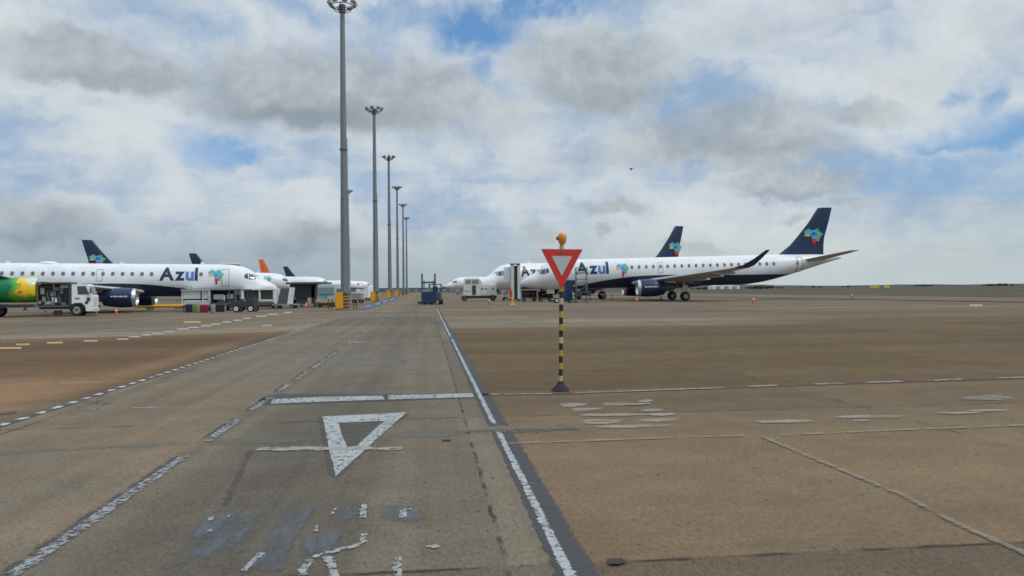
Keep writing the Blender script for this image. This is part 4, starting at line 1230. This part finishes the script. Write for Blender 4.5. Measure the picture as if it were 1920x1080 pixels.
# tow tractor
t = thing('tow_tractor', (gx(460, 60), 60, 0), R(3), 'small dark tow tractor with a white wheel hub beside the white container trolley', 'tractor', None)
M1(t, 'body', DARK, [((0, 0, .62), (1.75, 1.2, .5)), ((.5, 0, .95), (.7, 1.1, .22))])
M1(t, 'seat', BLACK, [((-.35, 0, .95), (.4, .5, .12)), ((-.55, 0, 1.15), (.1, .5, .4))])
M1(t, 'roof', DGREY, [((-.2, 0, 1.75), (1.1, 1.1, .06))])
mb = MB()
for xx in (-.7, .3):
    for yy in (-.5, .5): mb.cyl((xx, yy, .85), (xx, yy, 1.75), .025, n=6)
mb.build('roof_post', DARK, t)
for xx in (-.5, .6):
    for yy in (-.58, .58): vwheel(t, xx, yy, .28, .2, rimm=WHITE)

settle(t, 585, 60)
# container trolley white frame with two dark openings
CD = 70.0; kx = FPX / CD
t = thing('container_trolley', (gx(489.5, CD), CD, 0), R(0), 'white framed box trolley with two dark olive openings under the left airliner nose', 'trolley')
X = lambda px: (px - 489.5) / kx; Z = lambda py: (578 - py) / kx
M1(t, 'frame', WHITE, [((X(460), 0, (Z(541) + Z(572)) / 2), (.22, 1.5, Z(541) - Z(572))), ((X(519), 0, (Z(541) + Z(570)) / 2), (.22, 1.5, Z(541) - Z(570))), ((X(492), -.70, (Z(541) + Z(564)) / 2), (.14, .1, Z(541) - Z(564))), ((0, 0, Z(541.5)), (3.05, 1.6, .14)), ((0, -.7, Z(562)), (2.9, .1, .14))])
M1(t, 'rear_panel', GREY, [((0, .6, Z(553)), (2.8, .06, 1.0))])
M1(t, 'tarpaulin', OLIVE, [((X(478), -.62, Z(552)), (1.2, .05, .86))]); M1(t, 'tarpaulin', OLIVE, [((X(504.5), -.62, Z(552)), (1.05, .05, .86))])
M1(t, 'deck', DGREY, [((0, 0, Z(568)), (3.0, 1.5, .22)), ((0, 0, Z(573)), (2.4, 1.2, .18))])
for xx in (-1.1, 1.1):
    for yy in (-.6, .6): vwheel(t, xx, yy, .2, .14)
settle(t, 579, CD)
# belt loader: slanted dark belt in a white frame
t = thing('belt_loader', (gx(534, 71), 71, 0), R(0), 'belt loader with a raised dark belt and white side frame beside the container trolley', 'belt loader')
mb = MB(); mb.prism([(-.55, .42), (.40, .42), (.62, 1.85), (-.15, 1.85)], -.6, .6); mb.build('belt', DGREY, t)
mb = MB(); mb.prism([(.42, .38), (.58, .38), (.78, 1.95), (.66, 1.95)], -.66, .66); mb.build('side_frame', WHITE, t)
M1(t, 'chassis', GREY, [((.1, 0, .36), (2.1, 1.3, .14))])
for xx in (-.6, .8):
    for yy in (-.6, .6): vwheel(t, xx, yy, .2, .16)
settle(t, 578.5, 71)
# dark service truck
DD = 78.0; kx = FPX / DD
t = thing('service_truck', (gx(571, DD), DD, 0), 0, 'dark grey high box service truck behind the pinkish cone', 'truck')
Z = lambda py: (573.5 - py) / kx; X = lambda px: (px - 571) / kx
M1(t, 'box_body', DARK, [((0, 1.2, (Z(530) + Z(556)) / 2), (2.6, 3.6, Z(530) - Z(556))), ((X(549), 0, Z(552)), (.2, 1.0, 1.9)), ((X(590), 0, Z(552)), (.35, 1.2, 2.0))])
M1(t, 'roof_canopy', DGREY, [((.3, .8, Z(529)), (3.6, 4.4, .2))])
M1(t, 'lower_panel', mat('sage_metal', (.10, .12, .11), .6), [((X(567), -.2, Z(561)), (1.15, .1, .75))])
M1(t, 'bumper', GREY, [((0, -.5, Z(569)), (2.3, .3, .16))])
for yy in (.3, 2.4):
    for xx in (-.95, 1.0):
        mb = MB(); mb.lathe([(-.13, .25), (-.13, .38), (.13, .38), (.13, .25)], (xx, yy, .39), 'X', 16); mb.build('wheel', BLACK, t)
settle(t, 575.5, DD)
# minibus with greenish glass
t = thing('minibus', (gx(613.5, 75.5), 75.5, 0), R(-4), 'white minibus with greenish glass and cream bumper left of the nearest mast', 'bus')
kx = FPX / 75.5; Z = lambda py: (575 - py) / kx; X = lambda px: (px - 613.5) / kx
mb = MB(); mb.box((0, 2.4, (Z(533) + Z(572)) / 2 + .05), (1.95, 5.4, Z(533) - Z(572)), bev=.14, top=(.92, .97)); mb.build('body', mat('pale_green_white', (.38, .45, .43), .4), t, smooth=40)
mb = MB(); mb.box((0, -.33, Z(544.5)), (1.62, .12, .72), rx=R(-6), bev=.04); mb.build('windscreen', GGLASS, t)
M1(t, 'front_panel', CYAN, [((-.25, -.335, Z(556)), (.45, .06, .4))]); M1(t, 'front_panel', PALEG, [((.45, -.335, Z(556)), (.7, .06, .4))])
M1(t, 'bumper', mat('cream_plastic', (.46, .38, .27), .5), [((0, -.4, Z(563.5)), (1.95, .25, .32))])
M1(t, 'headlight', AMBLENS, [((-.78, -.5, Z(564)), (.22, .1, .14))]); M1(t, 'headlight', AMBLENS, [((.78, -.5, Z(564)), (.22, .1, .14))])
M1(t, 'skirt', BROWN, [((0, -.3, Z(570)), (1.7, .2, .22))])
for yy in (.5, 4.2):
    for xx in (-.85, .85):
        mb = MB(); mb.lathe([(-.1, .2), (-.1, .33), (.1, .33), (.1, .2)], (xx, yy, .33), 'X', 16); mb.build('wheel', BLACK, t)
for sx in (-1, 1): M1(t, 'side_window', GLASS, [((sx * .95, 2.4, Z(546)), (.04, 4.6, .6))])

settle(t, 576, 75.5)
# white van far behind second mast
t = thing('van', (gx(690, 118), 118, 0), R(80), 'white van parked between the two nearest masts', 'van')
mb = MB(); mb.prism([(-2.4, .35), (-2.4, 2.15), (1.1, 2.15), (1.8, 1.35), (2.4, 1.15), (2.4, .35)], -.95, .95); vb = mb.build('body', WHITE, t)
mb = MB(); mb.prism([(1.15, 2.05), (1.2, 2.08), (1.83, 1.4), (1.7, 1.36)], -.8, .8); mb.build('windscreen', GLASS, t)
for xx in (-1.6, 1.6):
    for yy in (-.85, .85): vwheel(t, xx, yy, .33, .2)
# small dark cart with white top right of the nearest mast
t = thing('service_cart', (gx(671, 90), 90, 0), R(0), 'small grey service cart with white hood right of the nearest mast foot', 'cart')
M1(t, 'body', GREY, [((0, 0, .8), (1.1, 1.6, .7))]); M1(t, 'hood', WHITE, [((0, 0, 1.22), (1.15, 1.65, .12))]); M1(t, 'canopy', DARK, [((0, 0, 1.75), (1.3, 1.7, .12))])
mb = MB()
for xx in (-.5, .5):
    for yy in (-.6, .6): mb.cyl((xx, yy, 1.2), (xx, yy, 1.72), .03, n=6)
mb.build('canopy_post', DARK, t)
for xx in (-.4, .4):
    for yy in (-.5, .5): vwheel(t, xx, yy, .22, .14)

# ---------------------------------------------------------------- forklift
FD = 78.0; kx = FPX / FD
t = thing('forklift', (gx(808, FD), FD, 0), R(3), 'blue forklift with two tall mast uprights standing on the service road', 'forklift')
X = lambda px: (px - 808) / kx; Z = lambda py: (571 - py) / kx
mb = MB()
for px in (792, 816): mb.box((X(px), -.2, (Z(513) + Z(566)) / 2), (.16, .18, Z(513) - Z(566)))
for px in (795.5, 812.5): mb.box((X(px), -.1, (Z(526) + Z(566)) / 2), (.09, .12, Z(526) - Z(566)))
mb.box((X(804), -.2, Z(529.5)), (1.5, .14, .16)); ma = mb.build('mast', mat('slate_blue_steel', (.035, .06, .10), .5, dirt=.3), t)
mb = MB(); mb.box((X(804), -.38, Z(557.5)), (1.36, .16, 1.15), bev=.03); mb.build('carriage', BLUE, t)
mb = MB(); mb.box((X(799), -.30, Z(546)), (.7, .10, .35)); mb.box((X(811), -.32, Z(552)), (.3, .08, .3)); mb.build('load_backrest', GREY, t)
mb = MB(); mb.cyl((X(804), -.15, .4), (X(804), -.15, Z(533)), .05, n=8); mb.cyl((X(806), -.15, .4), (X(808), -.15, Z(533)), .02, n=6); mb.build('lift_ram', ALU, ma)
mb = MB(); mb.box((X(796), -1.0, .08), (.14, 1.2, .05)); mb.box((X(812), -1.0, .08), (.14, 1.2, .05)); mb.build('fork', DARK, t)
mb = MB(); mb.box((.35, 1.3, .85), (1.35, 2.3, .85), bev=.08); bo = mb.build('body', DGREY, t)
mb = MB(); mb.box((.35, 2.4, .8), (1.3, .5, .9), bev=.12); mb.build('counterweight', DARK, bo)
mb = MB(); mb.box((.40, 1.1, 2.05), (1.35, 1.5, .08), bev=.02)
for xx in (-.2, .98):
    mb.cyl((xx, .4, 1.2), (xx + (.0), .5, 2.05), .04, n=6); mb.cyl((xx, 1.8, 1.2), (xx, 1.75, 2.05), .04, n=6)
mb.build('overhead_guard', DARK, t)
M1(t, 'seat', BLACK, [((.35, 1.4, 1.35), (.5, .45, .12)), ((.35, 1.62, 1.6), (.5, .1, .5))])
mb = MB(); mb.cyl((1.0, .2, 1.9), (1.3, .2, 1.75), .03, n=6); mb.box((1.32, .2, 1.72), (.25, .05, .18)); mb.build('mirror', DARK, t)
for yy, xx in ((.25, -.62), (.25, .9), (2.2, -.2), (2.2, 1.0)):
    mb = MB(); mb.lathe([(-.13, .16), (-.13, .28), (.13, .28), (.13, .16)], (xx, yy, .28), 'X', 16); mb.build('wheel', BLACK, t)
M1(t, 'axle_guard', BLACK, [((X(801), .05, .2), (1.9, .35, .2))])

# ---------------------------------------------------------------- right side equipment
# white service truck in front of far right jet nose
SD_ = 100.0; kx = FPX / SD_
t = thing('service_truck', (gx(898, SD_), SD_, 0), R(3), 'white service truck with tall windowed cab and low body before the far right airliner nose', 'truck')
X = lambda px: (px - 898) / kx; Z = lambda py: (563.5 - py) / kx
mb = MB(); mb.prism([(X(868), Z(553)), (X(870), Z(534)), (X(871.5), Z(521.5)), (X(898), Z(521.5)), (X(903), Z(528)), (X(903), Z(553))], -1.1, 1.1); cb = mb.build('cab', OFFW, t)
mb = MB(); mb.box((X(878.5), -1.12, Z(528)), (.62, .04, .45)); mb.build('window', GGLASS, cb); mb = MB(); mb.box((X(891.5), -1.12, Z(528)), (.85, .04, .45)); mb.build('window', GGLASS, cb)
mb = MB(); mb.box((X(889), -1.13, Z(543)), (.48, .04, 1.2)); mb.build('door', DARK, cb)
mb = MB(); mb.box((X(876), -1.12, Z(544)), (.6, .04, .14)); mb.build('stripe', PALEG, cb)
mb = MB(); mb.box((X(916), 0, Z(543.5)), (X(930) - X(903) + .15, 2.2, Z(534) - Z(553)), bev=.06); bo = mb.build('low_body', OFFW, t)
for px in (904, 911, 924):
    mb = MB(); mb.box((X(px), -1.12, Z(541)), (.3, .03, .12)); mb.build('vent', DARK, bo)
M1(t, 'chassis', DARK, [((X(900), 0, Z(556.5)), (4.3, 1.8, .3))])
for px in (871, 924):
    for yy in (-.95, .95): vwheel(t, X(px), yy, .38, .28, rimm=DGREY)
# pale green stair tower
t = thing('stair_tower', (gx(966, 97.5), 97.5, 0), R(4), 'tall pale green boarding stair tower with dark roof edge before the far right airliner', 'stair tower')
kx = FPX / 97.5; Z = lambda py: (563.5 - py) / kx
mb = MB(); H_ = Z(495)
mb.box((-.36, 0, H_ / 2 + .1), (.36, 1.5, H_ - .2)); mb.box((.44, 0, H_ / 2 + .1), (.34, 1.5, H_ - .2)); mb.build('side_panel', mat('pale_sage_paint', (.58, .64, .58), .5, dirt=.25), t)
mb = MB(); mb.box((.05, .55, H_ / 2), (.62, .06, H_ - .3)); mb.build('rear_panel', PALEG, t)
mb = MB()
for i in range(15): mb.box((.05, .35 - i * .03, .4 + i * .26), (.58, .25, .05))
mb.build('step', GREY, t)
mb = MB(); mb.box((0, 0, H_ + .02), (1.25, 1.7, .12)); mb.build('roof', DGREY, t)
mb = MB(); mb.box((-1.0, .4, Z(514)), (.8, .9, 1.9), bev=.05); mb.build('boarding_canopy', WHITE, t)
for xx in (-.45, .45):
    for yy in (-.6, .6): vwheel(t, xx, yy, .18, .12)
# red post on yellow foot
p = gr(961, 573)
t = thing('fire_extinguisher', p, 0, 'red extinguisher bottle on a yellow stand before the stair tower', 'extinguisher')
k_ = FPX / p.y
mb = MB(); mb.box((0, 0, .06), (.55, .4, .12), bev=.03); mb.box((0, 0, .3), (.2, .2, .45)); mb.build('stand', YELLOW, t)
mb = MB(); mb.cyl((-.12, 0, .75), (-.12, 0, 1.35), .12, n=14); mb.sph((-.12, 0, 1.35), .12); mb.build('bottle', RED, t, smooth=50)
mb = MB(); mb.box((-.12, 0, 1.5), (.12, .05, .08)); mb.build('valve', DARK, t)
# blue passenger stairs at the near right jet
BD = 82.0; kx = FPX / BD
t = thing('boarding_stairs', (gx(1062, BD), BD, 0), R(4), 'blue mobile boarding stairs directly behind the yield sign pole', 'boarding stairs')
X = lambda px: (px - 1062) / kx; Z = lambda py: (568 - py) / kx
mb = MB(); mb.prism([(X(1056), Z(560)), (X(1060), Z(526)), (X(1078), Z(526)), (X(1078), Z(533)), (X(1073), Z(536)), (X(1072), Z(564)), (X(1060), Z(565))], -.5, -.42); mb.build('side_panel', BLUE, t); mb = MB(); mb.prism([(X(1056), Z(560)), (X(1060), Z(526)), (X(1078), Z(526)), (X(1078), Z(533)), (X(1073), Z(536)), (X(1072), Z(564)), (X(1060), Z(565))], .9, .98)
mb.build('side_panel', BLUE, t)
mb = MB()
for i in range(9): mb.box((X(1060) + i * .055, .2, .35 + i * .22), (.28, 1.3, .04))
mb.build('step', GREY, t)
mb = MB(); mb.box((X(1069), .2, Z(527)), (1.0, 1.4, .06)); mb.build('platform', GREY, t)
mb = MB()
for yy in (-.45, .95):
    mb.cyl((X(1057), yy, .5), (X(1057), yy, 1.3), .025, n=6); mb.cyl((X(1057), yy, 1.3), (X(1064), yy, Z(514)), .025, n=6); mb.cyl((X(1064), yy, Z(514)), (X(1078), yy, Z(514)), .025, n=6); mb.cyl((X(1078), yy, Z(514)), (X(1078), yy, Z(527)), .025, n=6)
mb.build('handrail', ALU, t)
M1(t, 'chassis', GREY, [((X(1055), .2, .34), (2.4, 1.2, .12))])
for px in (1043, 1070):
    for yy in (-.4, .8): vwheel(t, X(px), yy, .26, .16, rimm=WHITE)
# tall work platform cage
t = thing('work_platform', (gx(1090, 80.5), 80.5, 0), R(2), 'tall grey metal work platform frame standing before the airliner lettering', 'work platform')
kx = FPX / 80.5; X = lambda px: (px - 1090) / kx; Z = lambda py: (568.5 - py) / kx
mb = MB()
for px in (1080, 1100):
    for yy in (-.5, .5): mb.cyl((X(px), yy, .2), (X(px), yy, Z(503)), .045, n=8)
for z in (Z(503), Z(512), Z(524), Z(536), Z(549)):
    for yy in (-.5, .5): mb.cyl((X(1080), yy, z), (X(1100), yy, z), .03, n=6)
    for px in (1080, 1100): mb.cyl((X(px), -.5, z), (X(px), .5, z), .03, n=6)
mb.cyl((X(1080), -.5, Z(549)), (X(1100), -.5, Z(536)), .02, n=6); mb.cyl((X(1080), -.5, Z(536)), (X(1100), -.5, Z(524)), .02, n=6)
mb.build('frame', mat('blue_grey_steel', (.13, .16, .19), .5, dirt=.2), t)
M1(t, 'panel', OFFW, [((X(1089), -.45, Z(514)), (.7, .04, .45))]); M1(t, 'floor', ALU, [((X(1090), 0, Z(528)), (1.1, 1.0, .08))])
M1(t, 'counterweight', DARK, [((X(1085), -.2, Z(552)), (.55, .8, .55))]); M1(t, 'counterweight', DARK, [((X(1103), -.2, Z(551)), (.5, .8, .5))])
M1(t, 'outrigger', GREY, [((X(1090), 0, .2), (1.8, .08, .08)), ((X(1096), -.3, .12), (.1, 1.4, .1))])
for px in (1080, 1100):
    for yy in (-.5, .5): vwheel(t, X(px), yy, .13, .08)
# dark luggage dollies under far right jet
tt = trolley(978, 1006, 92, 'dark flat luggage dolly with dark bags under the far right airliner nose', DGREY, [(BROWN, -.3, .8, .95, .5), (DARK, .5, .6, .9, .45)], z0=.5, z1=1.3, group='luggage dollies on the right apron')
tt = trolley(1009, 1036, 91, 'dark flat luggage dolly just left of the yield sign pole', DARK, [(CRIM, -.2, .6, .85, .3), (DARK, .5, .6, .9, .45)], z0=.5, z1=1.2, group='luggage dollies on the right apron')
# striped chain barrier
p = gr(1130, 563.5)
t = thing('chain_barrier', (p.x, p.y, 0), R(1), 'low red and white chain barrier on thin posts before the right airliner nose', 'barrier')
mb = MB()
for xx in (-1.5, 0, 1.15):
    mb = MB(); mb.cyl((xx, 0, 0), (xx, 0, .85), .04, n=8); mb.cyl((xx, 0, 0), (xx, 0, .05), .16, n=12); mb.build('post', BROWN, t)
for i in range(10):
    xx = -1.5 + i * .3
    mb = MB(); mb.cyl((xx, 0, .8 - .06 * math.sin(i * .9) ** 2), (xx + .28, 0, .8 - .06 * math.sin((i + 1) * .9) ** 2), .025, n=6); mb.build('chain_link', RED if i % 2 else OFFW, t)

# ---------------------------------------------------------------- far field
def clump(name, px0, px1, D, h, label, seed, n=30, m=LEAF):
    rnd = random.Random(seed); mb = MB(); x0, x1 = gx(px0, D), gx(px1, D)
    for i in range(n):
        f = rnd.random(); x = x0 + (x1 - x0) * f; hh = h * (.35 + .65 * math.sin(math.pi * min(.95, max(.05, f)))) * rnd.uniform(.6, 1.1)
        r = bmesh.ops.create_icosphere(mb.bm, subdivisions=2, radius=1)
        for v_ in r['verts']:
            q = v_.co * (1 + rnd.uniform(-.22, .22)); v_.co = Vector((x + q.x * hh * .9, D + rnd.uniform(-.2, .2) + q.y * hh * .7 + rnd.random(), hh * .45 + q.z * hh * .55))
    return tag(mb.build(name, m), label, 'trees', kind='stuff')
clump('far_trees', 1398, 1470, 620, 2.6, 'dark green distant tree clump on the horizon under the right airliner tail', 1)
clump('far_trees', 1500, 1545, 900, 1.9, 'tiny dark trees on the horizon right of the airliner tail cone', 2, 12)
clump('far_trees', 1575, 1602, 1000, 2.2, 'smallest dark tree clump on the horizon between the airliner tail and the yellow signs', 3, 8)
clump('far_trees', 1700, 1770, 1100, 2.4, 'thin dark tree line on the horizon just right of the yellow signs', 4, 22)
clump('far_trees', 1840, 1912, 950, 3.0, 'dark tree line on the horizon at the right edge', 5, 26)
clump('far_trees', 1295, 1345, 560, 1.8, 'low dark bushes on the horizon left of the white hangar', 6, 16)
mb = MB(); rnd = random.Random(9)
pts = []
for i in range(161):
    x = -3600 + 45 * i; d = 4.0 + 3.5 * math.sin(i * .13 + 2.0) + 2.5 * math.sin(i * .41) + rnd.uniform(-.7, .7)
    px = 960 + FPX * x / 2600
    if 1820 < px < 2000: d += 6 * math.sin((px - 1820) / 180 * math.pi)
    pts.append((x, max(.8, d)))
rings = [[Vector((x, 2400, -.2)), Vector((x, 2600, h)), Vector((x, 2900, -.2))] for x, h in pts]
Rv = [[mb.bm.verts.new(p) for p in r] for r in rings]
for a, b in zip(Rv, Rv[1:]):
    for i in range(2): mb.bm.faces.new((a[i], b[i], b[i + 1], a[i + 1]))
tag(mb.build('hills', soil('far_scrub', (.085, .10, .105), (.10, .11, .11), (.07, .085, .085)), smooth=80), kind='structure')
# distant white hangar and vans
t = thing('hangar', (gx(1362, 520), 520, 0), 0, 'low white hangar far away below the near right airliner wing', 'hangar')
mb = MB(); mb.prism([(-9, 0), (-9, 2.2), (0, 3.0), (9, 2.2), (9, 0)], 0, 14); mb.build('wall', WHITE, t)
for i in range(3): M1(t, 'door', GREY, [((-5.5 + i * 5.5, -.05, .95), (3.2, .06, 1.7))])
t = thing('hangar', (gx(800, 640), 640, 0), 0, 'long pale blue grey terminal shed at the far end of the service road', 'hangar')
mb = MB(); mb.prism([(-40, 0), (-40, 3.0), (40, 3.0), (40, 0)], 0, 20); mb.build('wall', mat('blue_grey_cladding', (.10, .14, .19), .6), t)
for i in range(12): M1(t, 'door', GREY, [((-33 + i * 6, -.05, .9), (3.6, .06, 1.6))])
for i, (px, lab) in enumerate(((1640, 'long yellow taxiway sign on the right horizon, the left of two'), (1663, 'short yellow taxiway sign on the right horizon, the right of two'))):
    t = thing('taxiway_sign', (gx(px, 260), 260, 0), 0, lab, 'sign', 'yellow taxiway signs on the horizon')
    wd = 3.2 if i == 0 else 2.0
    M1(t, 'panel', mat('sign_yellow', (.62, .52, .05), .5), [((0, 0, 1.1), (wd, .12, .75))]); M1(t, 'leg', DARK, [((-wd * .4, 0, .35), (.08, .08, .75)), ((wd * .4, 0, .35), (.08, .08, .75))])
# dark speck of unclear kind, modelled as a bird
c = atd(1183, 317, 60)
t = tag(MB().build('bird', BLACK) if False else (lambda mb: (mb.sph((0, 0, 0), .10, (1.6, .7, .8), 10), mb.poly([(.05, 0, .02), (-.08, 0, .02), (-.10, -.32, .10), (.0, -.34, .1)]), mb.poly([(.05, 0, .02), (-.08, 0, .02), (-.10, .32, .10), (.0, .34, .1)]), mb.poly([(-.12, -.04, 0), (-.12, .04, 0), (-.26, .06, 0), (-.26, -.06, 0)]), mb.build('bird', BLACK))[-1])(MB()),
        'small dark speck, modelled as a bird, in the cloudy sky above the far tail fin', 'bird')
t.location = c; t.rotation_euler = (R(10), R(5), R(60))
